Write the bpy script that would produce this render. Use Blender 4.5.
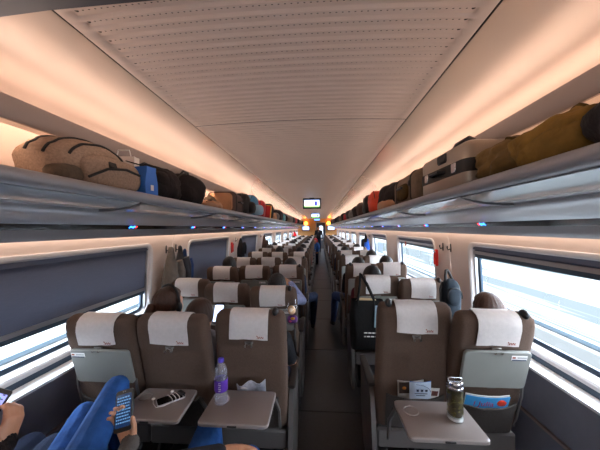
import bpy, math, random
import numpy as np
from mathutils import Vector, Matrix, Euler

for o in list(bpy.data.objects):
    bpy.data.objects.remove(o)
SC = bpy.context.scene
COL = SC.collection
R = math.radians
rnd = random.Random(7)

# ------------------------------------------------------------------ camera
CAMX, CAMZ = 0.135, 1.62
cam_d = bpy.data.cameras.new('camera')
cam_d.sensor_width = 36.0
cam_d.lens = 267.0 / 600.0 * 36.0
cam_d.clip_start = 0.02
cam_d.clip_end = 900
cam = bpy.data.objects.new('camera', cam_d)
COL.objects.link(cam)
cam.matrix_world = (Matrix.Translation((CAMX, 0, CAMZ)) @ Matrix.Rotation(math.atan(19 / 267), 4, 'Z')
                    @ Matrix.Rotation(R(90) + math.atan(3 / 267), 4, 'X') @ Matrix.Rotation(R(-0.45), 4, 'Z'))
SC.camera = cam

# ------------------------------------------------------------------ sky and exposure
SKY = 8.0          # overcast daylight
COVE = 0.9          # glow of the cove tubes above the racks
COVEW = 2.6         # watts each cove lamp throws towards the ceiling
RACKL = 11.0        # lamps behind the luggage
LEDW = 2.6         # strip above the windows
w = bpy.data.worlds.new('sky')
SC.world = w
w.use_nodes = True
nt = w.node_tree
nt.nodes.clear()
out = nt.nodes.new('ShaderNodeOutputWorld')
bg = nt.nodes.new('ShaderNodeBackground')
tc = nt.nodes.new('ShaderNodeTexCoord')
nz = nt.nodes.new('ShaderNodeTexNoise')
nz.inputs['Scale'].default_value = 2.5
nz.inputs['Detail'].default_value = 5
cr = nt.nodes.new('ShaderNodeValToRGB')
cr.color_ramp.elements[0].position = 0.35
cr.color_ramp.elements[0].color = (0.62, 0.80, 1.0, 1)
cr.color_ramp.elements[1].position = 0.65
cr.color_ramp.elements[1].color = (0.86, 0.93, 1.0, 1)
nt.links.new(tc.outputs['Generated'], nz.inputs['Vector'])
nt.links.new(nz.outputs['Fac'], cr.inputs['Fac'])
nt.links.new(cr.outputs['Color'], bg.inputs['Color'])
bg.inputs['Strength'].default_value = SKY
nt.links.new(bg.outputs['Background'], out.inputs['Surface'])
SC.view_settings.view_transform = 'Standard'
SC.view_settings.look = 'None'
SC.view_settings.gamma = 1
SC.view_settings.exposure = 1.42
SC.view_settings.use_curve_mapping = False

# ------------------------------------------------------------------ materials
def lin(h):
    h = h.lstrip('#')
    r = []
    for i in (0, 2, 4):
        c = int(h[i:i + 2], 16) / 255
        r.append(c / 12.92 if c <= 0.04045 else ((c + 0.055) / 1.055) ** 2.4)
    return (r[0], r[1], r[2], 1.0)

MATS = {}
def mat(name, col, rough=0.5, metal=0.0, var=0.0, scale=30.0, bump=0.0, bscale=150.0, spec=0.5,
        emit=None, est=0.0, stretch=None, coat=0.0, sheen=0.0):
    if name in MATS:
        return MATS[name]
    m = bpy.data.materials.new(name)
    m.use_nodes = True
    t = m.node_tree
    p = t.nodes['Principled BSDF']
    c = lin(col) if isinstance(col, str) else col
    p.inputs['Base Color'].default_value = c
    p.inputs['Roughness'].default_value = rough
    p.inputs['Metallic'].default_value = metal
    p.inputs['Specular IOR Level'].default_value = spec
    p.inputs['Coat Weight'].default_value = coat
    p.inputs['Sheen Weight'].default_value = sheen
    if emit:
        p.inputs['Emission Color'].default_value = lin(emit)
        p.inputs['Emission Strength'].default_value = est
    if var or bump:
        tcn = t.nodes.new('ShaderNodeTexCoord')
        src = tcn.outputs['Object']
        if stretch:
            mp = t.nodes.new('ShaderNodeMapping')
            mp.inputs['Scale'].default_value = stretch
            t.links.new(src, mp.inputs['Vector'])
            src = mp.outputs['Vector']
        if var:
            n = t.nodes.new('ShaderNodeTexNoise')
            n.inputs['Scale'].default_value = scale
            n.inputs['Detail'].default_value = 4
            t.links.new(src, n.inputs['Vector'])
            mx = t.nodes.new('ShaderNodeValToRGB')
            mx.color_ramp.elements[0].position = 0.3
            mx.color_ramp.elements[1].position = 0.7
            mx.color_ramp.elements[0].color = tuple(max(0, x * (1 - var)) for x in c[:3]) + (1,)
            mx.color_ramp.elements[1].color = tuple(min(1, x * (1 + var)) for x in c[:3]) + (1,)
            t.links.new(n.outputs['Fac'], mx.inputs['Fac'])
            t.links.new(mx.outputs['Color'], p.inputs['Base Color'])
        if bump:
            n2 = t.nodes.new('ShaderNodeTexNoise')
            n2.inputs['Scale'].default_value = bscale
            n2.inputs['Detail'].default_value = 3
            t.links.new(src, n2.inputs['Vector'])
            b = t.nodes.new('ShaderNodeBump')
            b.inputs['Strength'].default_value = bump
            b.inputs['Distance'].default_value = 0.01
            t.links.new(n2.outputs['Fac'], b.inputs['Height'])
            t.links.new(b.outputs['Normal'], p.inputs['Normal'])
    MATS[name] = m
    return m

def pane_mat(name, tint=(1, 1, 1, 1), gloss=0.02, refl=0.45, power=4.0):
    """clear thin pane: transparent with a fresnel reflection"""
    if name in MATS:
        return MATS[name]
    m = bpy.data.materials.new(name)
    m.use_nodes = True
    t = m.node_tree
    t.nodes.clear()
    o = t.nodes.new('ShaderNodeOutputMaterial')
    tr = t.nodes.new('ShaderNodeBsdfTransparent')
    tr.inputs['Color'].default_value = tint
    gl = t.nodes.new('ShaderNodeBsdfGlossy')
    gl.inputs['Roughness'].default_value = gloss
    fr = t.nodes.new('ShaderNodeLayerWeight')
    fr.inputs['Blend'].default_value = 0.5
    pw = t.nodes.new('ShaderNodeMath'); pw.operation = 'POWER'; pw.inputs[1].default_value = power
    ml = t.nodes.new('ShaderNodeMath'); ml.operation = 'MULTIPLY_ADD'
    ml.inputs[1].default_value = refl; ml.inputs[2].default_value = 0.03
    t.links.new(fr.outputs['Facing'], pw.inputs[0])
    t.links.new(pw.outputs[0], ml.inputs[0])
    mx = t.nodes.new('ShaderNodeMixShader')
    t.links.new(ml.outputs[0], mx.inputs['Fac'])
    t.links.new(tr.outputs[0], mx.inputs[1])
    t.links.new(gl.outputs[0], mx.inputs[2])
    t.links.new(mx.outputs[0], o.inputs['Surface'])
    MATS[name] = m
    return m

def perforated(name, col):
    """painted metal ceiling sheet with one row of round holes per rib"""
    m = mat(name, col, rough=0.30, metal=0.3)
    t = m.node_tree
    p = t.nodes['Principled BSDF']
    tcn = t.nodes.new('ShaderNodeTexCoord')
    sp = t.nodes.new('ShaderNodeSeparateXYZ')
    t.links.new(tcn.outputs['Object'], sp.inputs[0])
    def math_(op, a, b=None, v=None):
        n = t.nodes.new('ShaderNodeMath')
        n.operation = op
        t.links.new(a, n.inputs[0])
        if b is not None:
            t.links.new(b, n.inputs[1])
        if v is not None:
            n.inputs[1].default_value = v
        return n.outputs[0]
    def cell(s, pitch):
        a = math_('DIVIDE', s, v=pitch)
        a = math_('FRACT', math_('ADD', a, v=500.0))
        a = math_('SUBTRACT', a, v=0.5)
        a = math_('MULTIPLY', a, v=pitch)
        return math_('MULTIPLY', a, a)
    d = math_('ADD', cell(sp.outputs['X'], 0.021), cell(sp.outputs['Y'], 0.046))
    hole = math_('LESS_THAN', d, v=0.0033 ** 2)
    ins = math_('LESS_THAN', math_('ABSOLUTE', sp.outputs['X']), v=0.652)
    hole = math_('MULTIPLY', hole, ins)
    ed = math_('LESS_THAN', d, v=0.0060 ** 2)
    big = math_('MULTIPLY', math_('GREATER_THAN', math_('ABSOLUTE', sp.outputs['X']), v=0.634), ins)
    hole = math_('MAXIMUM', hole, math_('MULTIPLY', ed, big))
    mx = t.nodes.new('ShaderNodeMix')
    mx.data_type = 'RGBA'
    t.links.new(hole, mx.inputs[0])
    mx.inputs[6].default_value = lin(col)
    mx.inputs[7].default_value = lin('#2a2220')
    t.links.new(mx.outputs[2], p.inputs['Base Color'])
    return m

# ------------------------------------------------------------------ mesh builder
class MB:
    def __init__(self):
        self.v = []; self.f = []; self.mi = []; self.mats = []; self.cur = 0
    def m(self, material):
        if material not in self.mats:
            self.mats.append(material)
        self.cur = self.mats.index(material)
        return self
    def add(self, vs, fs):
        b = len(self.v)
        self.v += [tuple(p) for p in vs]
        for f in fs:
            self.f.append(tuple(i + b for i in f))
            self.mi.append(self.cur)
        return self
    def box(self, c, s, rot=None, bev=0.0):
        hx, hy, hz = s[0] / 2, s[1] / 2, s[2] / 2
        b = min(bev, hx * .9, hy * .9, hz * .9)
        if b <= 0:
            P = [(x, y, z) for z in (-hz, hz) for x, y in ((-hx, -hy), (hx, -hy), (hx, hy), (-hx, hy))]
            F = [(3, 2, 1, 0), (4, 5, 6, 7)] + [(i, (i + 1) % 4, 4 + (i + 1) % 4, 4 + i) for i in range(4)]
        else:
            def ring(z, k):
                x, y = hx - b + k, hy - b + k
                q = b * .0
                return [(-x, -hy + b, z), (-hx + b, -y, z), (hx - b, -y, z), (x, -hy + b, z),
                        (x, hy - b, z), (hx - b, y, z), (-hx + b, y, z), (-x, hy - b, z)]
            P = ring(-hz, 0) + ring(-hz + b, b) + ring(hz - b, b) + ring(hz, 0)
            F = [tuple(range(7, -1, -1)), tuple(range(24, 32))]
            for r in range(3):
                for i in range(8):
                    F.append((r * 8 + i, r * 8 + (i + 1) % 8, r * 8 + 8 + (i + 1) % 8, r * 8 + 8 + i))
        M = (Euler(rot).to_matrix() if rot is not None and not isinstance(rot, Matrix) else rot)
        V = [Vector(p) for p in P]
        if M is not None:
            V = [M @ p for p in V]
        c = Vector(c)
        return self.add([p + c for p in V], F)
    def loft(self, rings, cap=True, closed=True):
        n = len(rings[0])
        V = [p for r in rings for p in r]
        F = []
        for r in range(len(rings) - 1):
            for i in range(n if closed else n - 1):
                F.append((r * n + i, r * n + (i + 1) % n, (r + 1) * n + (i + 1) % n, (r + 1) * n + i))
        if cap:
            F.append(tuple(range(n - 1, -1, -1)))
            F.append(tuple(range((len(rings) - 1) * n, len(rings) * n)))
        return self.add(V, F)
    def tube(self, pts, r, seg=8, cap=True):
        pts = [Vector(p) for p in pts]
        rs = r if isinstance(r, (list, tuple)) else [r] * len(pts)
        rings = []
        up = None
        for i, p in enumerate(pts):
            d = (pts[min(i + 1, len(pts) - 1)] - pts[max(i - 1, 0)])
            if d.length < 1e-9:
                d = Vector((0, 0, 1))
            d.normalize()
            if up is None:
                up = Vector((0, 0, 1)) if abs(d.z) < .9 else Vector((0, 1, 0))
            a = d.cross(up); a.normalize()
            up = a.cross(d)
            rings.append([p + (a * math.cos(2 * math.pi * k / seg) + up * math.sin(2 * math.pi * k / seg)) * rs[i]
                          for k in range(seg)])
        return self.loft(rings, cap)
    def lathe(self, prof, c=(0, 0, 0), seg=20, cap=True, M=None):
        rings = []
        for r, z in prof:
            rg = [Vector((r * math.cos(2 * math.pi * k / seg), r * math.sin(2 * math.pi * k / seg), z)) for k in range(seg)]
            if M is not None:
                rg = [M @ p for p in rg]
            rings.append([p + Vector(c) for p in rg])
        return self.loft(rings, cap)
    def ell(self, c, r, seg=14, rg=8, M=None, fn=None):
        rings = []
        for i in range(rg + 1):
            th = math.pi * (i + (0.04 if i == 0 else -0.04 if i == rg else 0)) / rg
            ring = []
            for k in range(seg):
                ph = 2 * math.pi * k / seg
                d = Vector((math.sin(th) * math.cos(ph), math.sin(th) * math.sin(ph), -math.cos(th)))
                s = fn(d) if fn else 1.0
                p = Vector((d.x * r[0] * s, d.y * r[1] * s, d.z * r[2] * s))
                if M is not None:
                    p = M @ p
                ring.append(p + Vector(c))
            rings.append(ring)
        return self.loft(rings)
    def prism(self, prof, y0, y1, axis='y'):
        """profile of (x, z) points, extruded along y"""
        return self.loft([[(x, y0, z) for x, z in prof], [(x, y1, z) for x, z in prof]])
    def strip(self, prof, y0, y1):
        """open profile extruded along y, no caps"""
        return self.loft([[(x, y0, z) for x, z in prof], [(x, y1, z) for x, z in prof]], cap=False, closed=False)
    def sheet(self, g, t=0.003):
        """closed thin sheet from a grid of points"""
        n, k = len(g), len(g[0])
        G = [[Vector(p) for p in row] for row in g]
        top, bot = [], []
        for i in range(n):
            for j in range(k):
                a = G[min(i + 1, n - 1)][j] - G[max(i - 1, 0)][j]
                b = G[i][min(j + 1, k - 1)] - G[i][max(j - 1, 0)]
                nn = a.cross(b)
                if nn.length > 1e-12:
                    nn.normalize()
                top.append(G[i][j] + nn * t / 2)
                bot.append(G[i][j] - nn * t / 2)
        N = n * k
        F = []
        for i in range(n - 1):
            for j in range(k - 1):
                a, b, c, d = i * k + j, (i + 1) * k + j, (i + 1) * k + j + 1, i * k + j + 1
                F.append((a, b, c, d)); F.append((N + d, N + c, N + b, N + a))
        edge = [i * k for i in range(n)] + [(n - 1) * k + j for j in range(1, k)] + \
               [i * k + k - 1 for i in range(n - 2, -1, -1)] + [j for j in range(k - 2, 0, -1)]
        for i in range(len(edge)):
            a, b = edge[i], edge[(i + 1) % len(edge)]
            F.append((b, a, N + a, N + b))
        return self.add(top + bot, F)
    def mesh(self, name, ang=38):
        me = bpy.data.meshes.new(name)
        me.from_pydata(self.v, [], self.f)
        for m in self.mats:
            me.materials.append(m)
        me.polygons.foreach_set('material_index', self.mi)
        me.polygons.foreach_set('use_smooth', [True] * len(self.f))
        me.update()
        me.set_sharp_from_angle(angle=R(ang))
        return me
    def build(self, name, parent=None, loc=(0, 0, 0), rot=(0, 0, 0), ang=38):
        return put(name, self.mesh(name, ang), parent, loc, rot)

def put(name, me, parent=None, loc=(0, 0, 0), rot=(0, 0, 0)):
    o = bpy.data.objects.new(name, me)
    COL.objects.link(o)
    o.location = loc
    o.rotation_euler = rot
    if parent is not None:
        o.parent = parent
    return o

def tag(o, label, cat, group=None, kind=None):
    if label: o['label'] = label
    if cat: o['category'] = cat
    if group: o['group'] = group
    if kind: o['kind'] = kind
    return o

def thing(name, label, cat, loc=(0, 0, 0), rot=(0, 0, 0), group=None):
    o = put(name, None, None, loc, rot)
    o.empty_display_size = 0.05
    return tag(o, label, cat, group)

def struct(o):
    o['kind'] = 'structure'
    return o

def copy_tree(o, parent=None, skip=()):
    c = o.copy()
    COL.objects.link(c)
    c.parent = parent
    for ch in KIDS.get(o, []) or list(o.children):
        if ch.name.split('.')[0] not in skip:
            copy_tree(ch, c, skip)
    return c
KIDS = {}

def rrect(w, d, r, n=4, cx=0, cy=0):
    """rounded rectangle outline, counter-clockwise"""
    pts = []
    r = min(r, w / 2 - 1e-4, d / 2 - 1e-4)
    for qx, qy, a0 in ((1, 1, 0), (-1, 1, 90), (-1, -1, 180), (1, -1, 270)):
        for k in range(n + 1):
            a = R(a0 + 90 * k / n)
            pts.append((cx + qx * (w / 2 - r) + r * math.cos(a), cy + qy * (d / 2 - r) + r * math.sin(a)))
    return pts

# ------------------------------------------------------------------ palette
M_fab = mat('brown_seat_fabric', '#5d4b41', .95, var=.18, scale=220, bump=.5, bscale=420, spec=.15, sheen=.05)
M_fabd = mat('dark_seat_fabric', '#45403e', .95, var=.2, scale=160, bump=.5, bscale=300, spec=.15)
M_cloth = mat('white_headrest_cloth', '#d5cfcd', .9, var=.04, scale=60, bump=.25, bscale=260, spec=.15)
M_red = mat('red_print', '#9c4a3c', .8)
M_tray = mat('grey_tray_plastic', '#82837f', .5, var=.04, scale=8)
M_trayb = mat('warm_grey_tray_plastic', '#8d8380', .42, var=.04, scale=8)
M_base = mat('grey_seat_plastic', '#5b5756', .45)
M_dark = mat('black_plastic', '#17161a', .45)
M_hookm = mat('dull_metal', '#7d7873', .3, metal=1)
M_chrome = mat('chrome', '#c9c9cc', .15, metal=1)
M_white = mat('white_print', '#e8e6e4', .6)
M_navy = mat('navy_print', '#2b3350', .6)
M_floor = mat('dark_vinyl_floor', '#2d2b2c', .38, var=.15, scale=40, bump=.1, bscale=300)
M_wall = mat('beige_wall_panel', '#cdbcb2', .42, var=.02, scale=6)
M_frame = mat('pale_window_frame', '#c6c2c2', .4)
M_low = mat('slate_lower_panel', '#7b7d89', .38, var=.06, scale=12)
M_trim = mat('pale_metal_trim', '#b09a92', .3, metal=.5)
M_ledge = mat('white_sill_ledge', '#e4e7ea', .4)
M_grey = mat('grey_rack_panel', '#8f8d90', .4)
M_silver = mat('brushed_silver', '#b2b5bb', .34, metal=.4)
M_under = mat('glossy_rack_glass', '#b9c0c6', .17, metal=.42)
M_black = mat('black_gloss_strip', '#0c0a0c', .15)
M_cove = mat('pearl_cove_panel', '#d8c6bb', .2, metal=.55)
M_fascia = mat('taupe_fascia', '#8d7d78', .45)
M_ceil = perforated('perforated_ceiling_sheet', '#d3c2ba')
M_gap = mat('dark_joint', '#1c181a', .7)
M_blind = mat('blue_grey_blind_fabric', '#5a6072', .85, var=.06, scale=30, stretch=(1, 1, 12), spec=.2)
M_alu = mat('satin_aluminium', '#a7a7ab', .35, metal=.8)
M_gask = mat('dark_blue_gasket', '#2b3f52', .45)
M_pane = pane_mat('window_glass')
M_skin = mat('warm_skin', '#c08a6c', .5, var=.05, scale=30)

# ------------------------------------------------------------------ floor
Y0, Y1 = -1.6, 20.5          # the saloon runs along +y
mb = MB().m(M_gap)
mb.box((0, (Y0 + Y1) / 2, -0.03), (3.2, Y1 - Y0, 0.05))
floor = struct(mb.build('floor'))
tm = MB().m(M_floor).box((0, 0, 0), (0.56, 1.192, 0.012), bev=.003).mesh('aisle_floor_tile')
tl = MB().m(M_floor).box((0, 0, 0), (1.62, 1.192, 0.012), bev=.003).mesh('left_floor_tile')
trr = MB().m(M_floor).box((0, 0, 0), (1.0, 1.192, 0.012), bev=.003).mesh('right_floor_tile')
for k in range(19):
    y = -1.0 + 1.2 * k + .38
    if y > Y1: break
    put('floor_tile', tm, floor, (.235, y, -.006))
    put('floor_tile', tl, floor, (-.86, y, -.006))
    put('floor_tile', trr, floor, (1.02, y, -.006))

# ------------------------------------------------------------------ side walls
def wallw(z):
    P = [(-.1, 1.43), (0, 1.43), (.41, 1.475), (.76, 1.5), (1.0, 1.5), (1.46, 1.475), (1.6, 1.44)]
    for (a, wa), (b, wb) in zip(P, P[1:]):
        if z <= b:
            return wa + (wb - wa) * (z - a) / (b - a)
    return P[-1][1]

WZ0, WZ1 = .838, 1.45
WH, WW = WZ1 - WZ0, 1.45
ZC = (WZ0 + WZ1) / 2
ends = {-1: [2.45 + 2.21 * k for k in range(-1, 9)], 1: [2.48 + 2.21 * k for k in range(-1, 9)]}
blind_z = {-1: {1: 1.055, 2: .84, 3: .84}, 1: {}}
side_name = {-1: 'left', 1: 'right'}
wall_obj = {}
M_blade = mat('blind_cassette', '#5d6273', .5)
for s in (-1, 1):
    S = side_name[s]
    def PT(y, z, off):
        return (s * (wallw(z) + off), y, z)
    # outer body side behind the panels
    mb = MB().m(M_gap)
    for z0, z1 in ((-.05, .40), (.40, .735)):
        mb.loft([[(s * (wallw(z0) + .012), y, z0), (s * (wallw(z0) + .06), y, z0),
                  (s * (wallw(z1) + .06), y, z1), (s * (wallw(z1) + .012), y, z1)] for y in (Y0, Y1)])
    zt = 1.575
    mb.loft([[(s * 1.47, y, zt), (s * 1.56, y, zt), (s * 1.56, y, 2.36), (s * 1.47, y, 2.36)] for y in (Y0, Y1)])
    wall = struct(mb.build('wall_' + S))
    wall_obj[s] = wall
    # lower panels, split every two bays, trim strip and sill ledge
    def band(name, m, z0, z1, off, ya, yb, th=.01):
        b = MB().m(m)
        b.loft([[(s * (wallw(z0) + off), y, z0), (s * (wallw(z0) + off + th), y, z0),
                 (s * (wallw(z1) + off + th), y, z1), (s * (wallw(z1) + off), y, z1)] for y in (ya, yb)])
        return b.build(name, wall)
    yy = Y0
    while yy < Y1 - .1:
        ye = min(yy + 4.3, Y1)
        band('lower_panel', M_low, .42, .741, 0, yy, ye - .006)
        band('kick_panel', M_low, 0, .395, 0, yy, ye - .006)
        yy = ye
    band('metal_trim_strip', M_trim, .398, .412, -.008, Y0, Y1, .02)
    b = MB().m(M_ledge)
    b.loft([[(s * 1.42, y, .742), (s * 1.51, y, .742), (s * 1.51, y, .769), (s * 1.495, y, .769), (s * 1.42, y, .757)] for y in (Y0, Y1)])
    b.build('sill_ledge', wall)
    band('sill_gasket', M_gask, .769, .805, -.006, Y0, Y1, .03)
    # window bays
    E = ends[s]
    for k, e in enumerate(E):
        st = e - WW
        ya = Y0 if k == 0 else (E[k - 1] + st) / 2 + .003
        yb = Y1 if k == len(E) - 1 else (e + E[k + 1] - WW) / 2 - .003
        yc = (st + e) / 2
        def loop(grow, off, r):
            return [PT(y, z, off) for y, z in rrect(WW + 2 * grow, WH + 2 * grow, r, 4, yc, ZC)]
        inner2 = rrect(WW + .07, WH + .07, .09, 4, yc, ZC)
        zl, zh = .766, 1.575
        outer = []
        for q, (cy, cz) in enumerate(((yb, zh), (ya, zh), (ya, zl), (yb, zl))):
            seg = inner2[q * 5:q * 5 + 5]
            a, d = seg[0], seg[4]
            if q in (0, 2):
                p1, p2 = (cy, a[1]), (d[0], cz)
            else:
                p1, p2 = (a[0], cz), (cy, d[1])
            c = (cy, cz)
            outer += [p1, ((p1[0] + c[0]) / 2, (p1[1] + c[1]) / 2), c, ((p2[0] + c[0]) / 2, (p2[1] + c[1]) / 2), p2]
        b = MB().m(M_wall)
        b.loft([[PT(y, z, .012) for y, z in outer], [PT(y, z, 0) for y, z in outer], [PT(y, z, 0) for y, z in inner2],
                [PT(y, z, .012) for y, z in inner2]], cap=False)
        b.build('wall_panel', wall)
        # window: frame is the structure object, pane and blind are its parts
        n = k if s < 0 else k + 20
        b = MB().m(M_frame)
        b.loft([loop(.036, 0, .09), loop(.033, -.010, .09), loop(.012, -.013, .075), loop(0, -.004, .07),
                loop(-.012, .045, .06)], cap=False)
        b.m(M_gask)
        b.loft([loop(-.012, .045, .06), loop(-.040, .050, .05), loop(-.042, .066, .05), loop(.05, .07, .05)], cap=False)
        win = struct(b.build('window_%d' % n))
        b = MB().m(M_pane)
        g = loop(-.036, .058, .05)
        b.add(g, [tuple(range(len(g)))])
        b.build('pane', win)
        zb = blind_z[s].get(k, 1.395)
        zt = WZ1 - .006
        # blind fabric
        b = MB().m(M_blind)
        zs = [zt + (zb - zt) * i / 8 for i in range(9)]
        b.sheet([[PT(y, z, .028) for y in (st + .012, yc, e - .012)] for z in zs], .003)
        b.build('blind', win)
        b = MB().m(M_alu)
        if zb > WZ0 + .02:
            b.loft([[PT(y, zb + .012, .018), PT(y, zb + .012, .038), PT(y, zb - .014, .038), PT(y, zb - .014, .016)]
                    for y in (st + .01, e - .01)])
            b.m(M_gask)
            b.loft([[PT(y, zb - .015, .022), PT(y, zb - .015, .036), PT(y, zb - .045, .036), PT(y, zb - .045, .024)]
                    for y in (st + .012, e - .012)])
            b.build('blind_bar', win)
        b = MB().m(M_blade)
        b.loft([[PT(y, WZ1 - .002, .002), PT(y, WZ1 - .002, .042), PT(y, WZ1 - .035, .042), PT(y, WZ1 - .030, .010)]
                for y in (st + .01, e - .01)])
        b.build('blind_cassette', win)
        b = MB().m(M_alu)
        for y in (st + .016, e - .016):
            b.loft([[PT(y - .008, z, .020), PT(y + .008, z, .020), PT(y + .008, z, .042), PT(y - .008, z, .042)]
                    for z in (WZ0 + .02, WZ1 - .03)])
        b.build('blind_guide', win)
        if s > 0 and k in (2,):
            b = MB().m(M_red).box(PT(yc + .35, 1.36, .012), (.012, .05, .07), bev=.004)
            b.build('blind_pull', win)

# wall closing the saloon behind the camera
mb = MB().m(M_wall)
mb.box((0, Y0 - .03, 1.15), (3.2, .06, 2.5))
struct(mb.build('wall_back'))

# ------------------------------------------------------------------ ceiling
mb = MB().m(M_cove)
for s in (-1, 1):
    prof = [(.712, 2.322), (.80, 2.318), (.90, 2.305), (1.0, 2.287), (1.1, 2.262), (1.18, 2.23), (1.245, 2.18), (1.27, 2.12), (1.27, 2.06)]
    seg = []
    b2 = [(s * x, z) for x, z in prof] + [(s * (x + .02), z + .03) for x, z in reversed(prof)]
    mb.prism(b2, Y0, Y1)
    mb.m(M_gap)
    mb.prism([(s * .6985, 2.3245), (s * .7135, 2.3245), (s * .7135, 2.35), (s * .6985, 2.35)], Y0, Y1)
    mb.m(M_cove)
mb.m(M_gap)
mb.prism([(-.78, 2.372), (.78, 2.372), (.78, 2.39), (-.78, 2.39)], Y0, Y1)
ceiling = struct(mb.build('ceiling', ang=30))
# perforated, ribbed sheets
PL = 2.32
def arch(x):
    return 2.338 - .020 * (x / .70) ** 2
def sheet_mesh():
    xs = [-.70, -.668, -.655] + [-.655 + 1.31 * i / 10 for i in range(1, 10)] + [.655, .668, .70]
    ys = [0.0]
    n = 50
    for i in range(n):
        y = .01 + .046 * i
        ys += [y + .003, y + .013, y + .033, y + .043]
    ys.append(PL - .006)
    vs, fs = [], []
    for j, y in enumerate(ys):
        r = ((j - 1) % 4)
        dz = .0068 if (0 < j < len(ys) - 1 and r in (1, 2)) else 0
        for i, x in enumerate(xs):
            d = dz if 2 <= i <= len(xs) - 3 else 0
            vs.append((x, y, arch(x) + d))
    k = len(xs)
    for j in range(len(ys) - 1):
        for i in range(k - 1):
            fs.append((j * k + i, (j + 1) * k + i, (j + 1) * k + i + 1, j * k + i + 1))
    b = MB().m(M_ceil)
    b.add(vs, fs)
    # folded edges
    b.m(M_gap)
    for x in (-.70, .70):
        b.add([(x, 0, arch(x)), (x, PL - .006, arch(x)), (x, PL - .006, arch(x) + .03), (x, 0, arch(x) + .03)], [(0, 1, 2, 3)])
    return b.mesh('ceiling_sheet', 25)
sm = sheet_mesh()
y = 1.765 - PL
while y < Y1 - .3:
    put('ceiling_sheet', sm, ceiling, (0, y, 0))
    y += PL
# dark header across the ceiling close to the camera
mb = MB().m(mat('dark_header_paint', '#2c2f3c', .5))
mb.prism([(-1.22, 2.13), (-1.17, 2.228), (-1.09, 2.258), (-.99, 2.283), (-.89, 2.300), (-.71, 2.311), (0, 2.328), (.71, 2.311), (.89, 2.300), (.99, 2.283), (1.09, 2.258), (1.17, 2.228), (1.22, 2.13),
          (1.22, 2.36), (-1.22, 2.36)], .60, .775)
struct(mb.build('trim_1'))
# fascias, lamp ledges and lamps
M_covel = mat('cove_tube_light', '#ffffff', .5, emit='#ffd8bf', est=COVE)
M_rackl = mat('rack_lamp_diffuser', '#ffffff', .5, emit='#ffdcc2', est=RACKL)
M_led = mat('window_top_strip_light', '#ffffff', .5, emit='#ffe2cc', est=LEDW)
M_back = mat('pale_rack_back', '#d8c9be', .5)
for s in (-1, 1):
    mb = MB().m(M_fascia)
    mb.prism([(s * x, z) for x, z in ((1.0, 2.118), (.992, 2.10), (.997, 2.04), (1.005, 2.03), (1.02, 2.032), (1.02, 2.092),
                                      (1.25, 2.092), (1.25, 2.100), (1.02, 2.100), (1.012, 2.118))], Y0, Y1)
    mb.build('cove_fascia', ceiling)
    mb = MB().m(M_white)
    mb.prism([(s * x, z) for x, z in ((1.022, 2.101), (1.022, 2.105), (1.232, 2.105), (1.232, 2.101))], Y0, Y1)
    mb.build('cove_reflector', ceiling)  # white sheet added on the hidden ledge to bounce tube light onto the cove
    mb = MB().m(M_back)
    mb.prism([(s * x, z) for x, z in ((1.235, 2.091), (1.265, 2.0), (1.30, 1.88), (1.36, 1.80), (1.40, 1.80), (1.40, 2.091))], Y0, Y1)
    mb.build('rack_back_panel', wall_obj[s])
    mb = MB().m(M_back)
    mb.prism([(s * x, z) for x, z in ((1.021, 2.088), (1.021, 2.0915), (1.24, 2.0915), (1.24, 2.088))], Y0, Y1)
    mb.build('rack_soffit', ceiling)
    mb = MB().m(M_covel)
    for k in range(9):
        ya = Y0 + .1 + 2.44 * k
        mb.tube([(s * 1.165, ya, 2.116), (s * 1.165, ya + 2.36, 2.116)], .011, 8)
    mb.build('cove_tube', ceiling)
    for k in range(9):
        ld = bpy.data.lights.new('cove_lamp', 'AREA')
        ld.shape = 'RECTANGLE'; ld.size = 2.36; ld.size_y = .03; ld.energy = COVEW; ld.color = (1, .79, .65); ld.spread = R(95)
        lo = put('cove_lamp', ld, None, (s * 1.150, Y0 + 1.28 + 2.44 * k, 2.128))
        d = Vector((-s * .46, 0, .10)).normalized()
        x = Vector((0, 1, 0)); z = -d; y = z.cross(x)
        lo.rotation_euler = Matrix((x, y, z)).transposed().to_euler()
        lo.parent = ceiling
    mb = MB().m(M_rackl)
    for k in range(9):
        ya = Y0 + .1 + 2.44 * k
        mb.tube([(s * 1.036, ya, 2.071), (s * 1.036, ya + 2.36, 2.071)], .010, 8)
    mb.build('rack_lamp_tube', ceiling)

# ------------------------------------------------------------------ end wall with the door
M_amber = mat('amber_wood_veneer', '#b98448', .4, var=.12, scale=5, stretch=(6, 6, 1))
mb = MB().m(M_amber)
DX0, DX1, DZ = -.08, .62, 2.02
for x0, x1, z0, z1 in ((-1.6, DX0, 0, 2.4), (DX1, 1.6, 0, 2.4), (DX0, DX1, DZ, 2.4)):
    mb.box(((x0 + x1) / 2, Y1 + .04, (z0 + z1) / 2), (x1 - x0, .08, z1 - z0))
struct(mb.build('wall_end'))
mb = MB().m(M_alu)
for x in (DX0, DX1):
    mb.box((x, Y1 - .005, DZ / 2), (.05, .03, DZ))
mb.box(((DX0 + DX1) / 2, Y1 - .005, DZ), (DX1 - DX0 + .05, .03, .05))
mb.m(mat('door_leaf_grey', '#39363a', .4))
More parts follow.
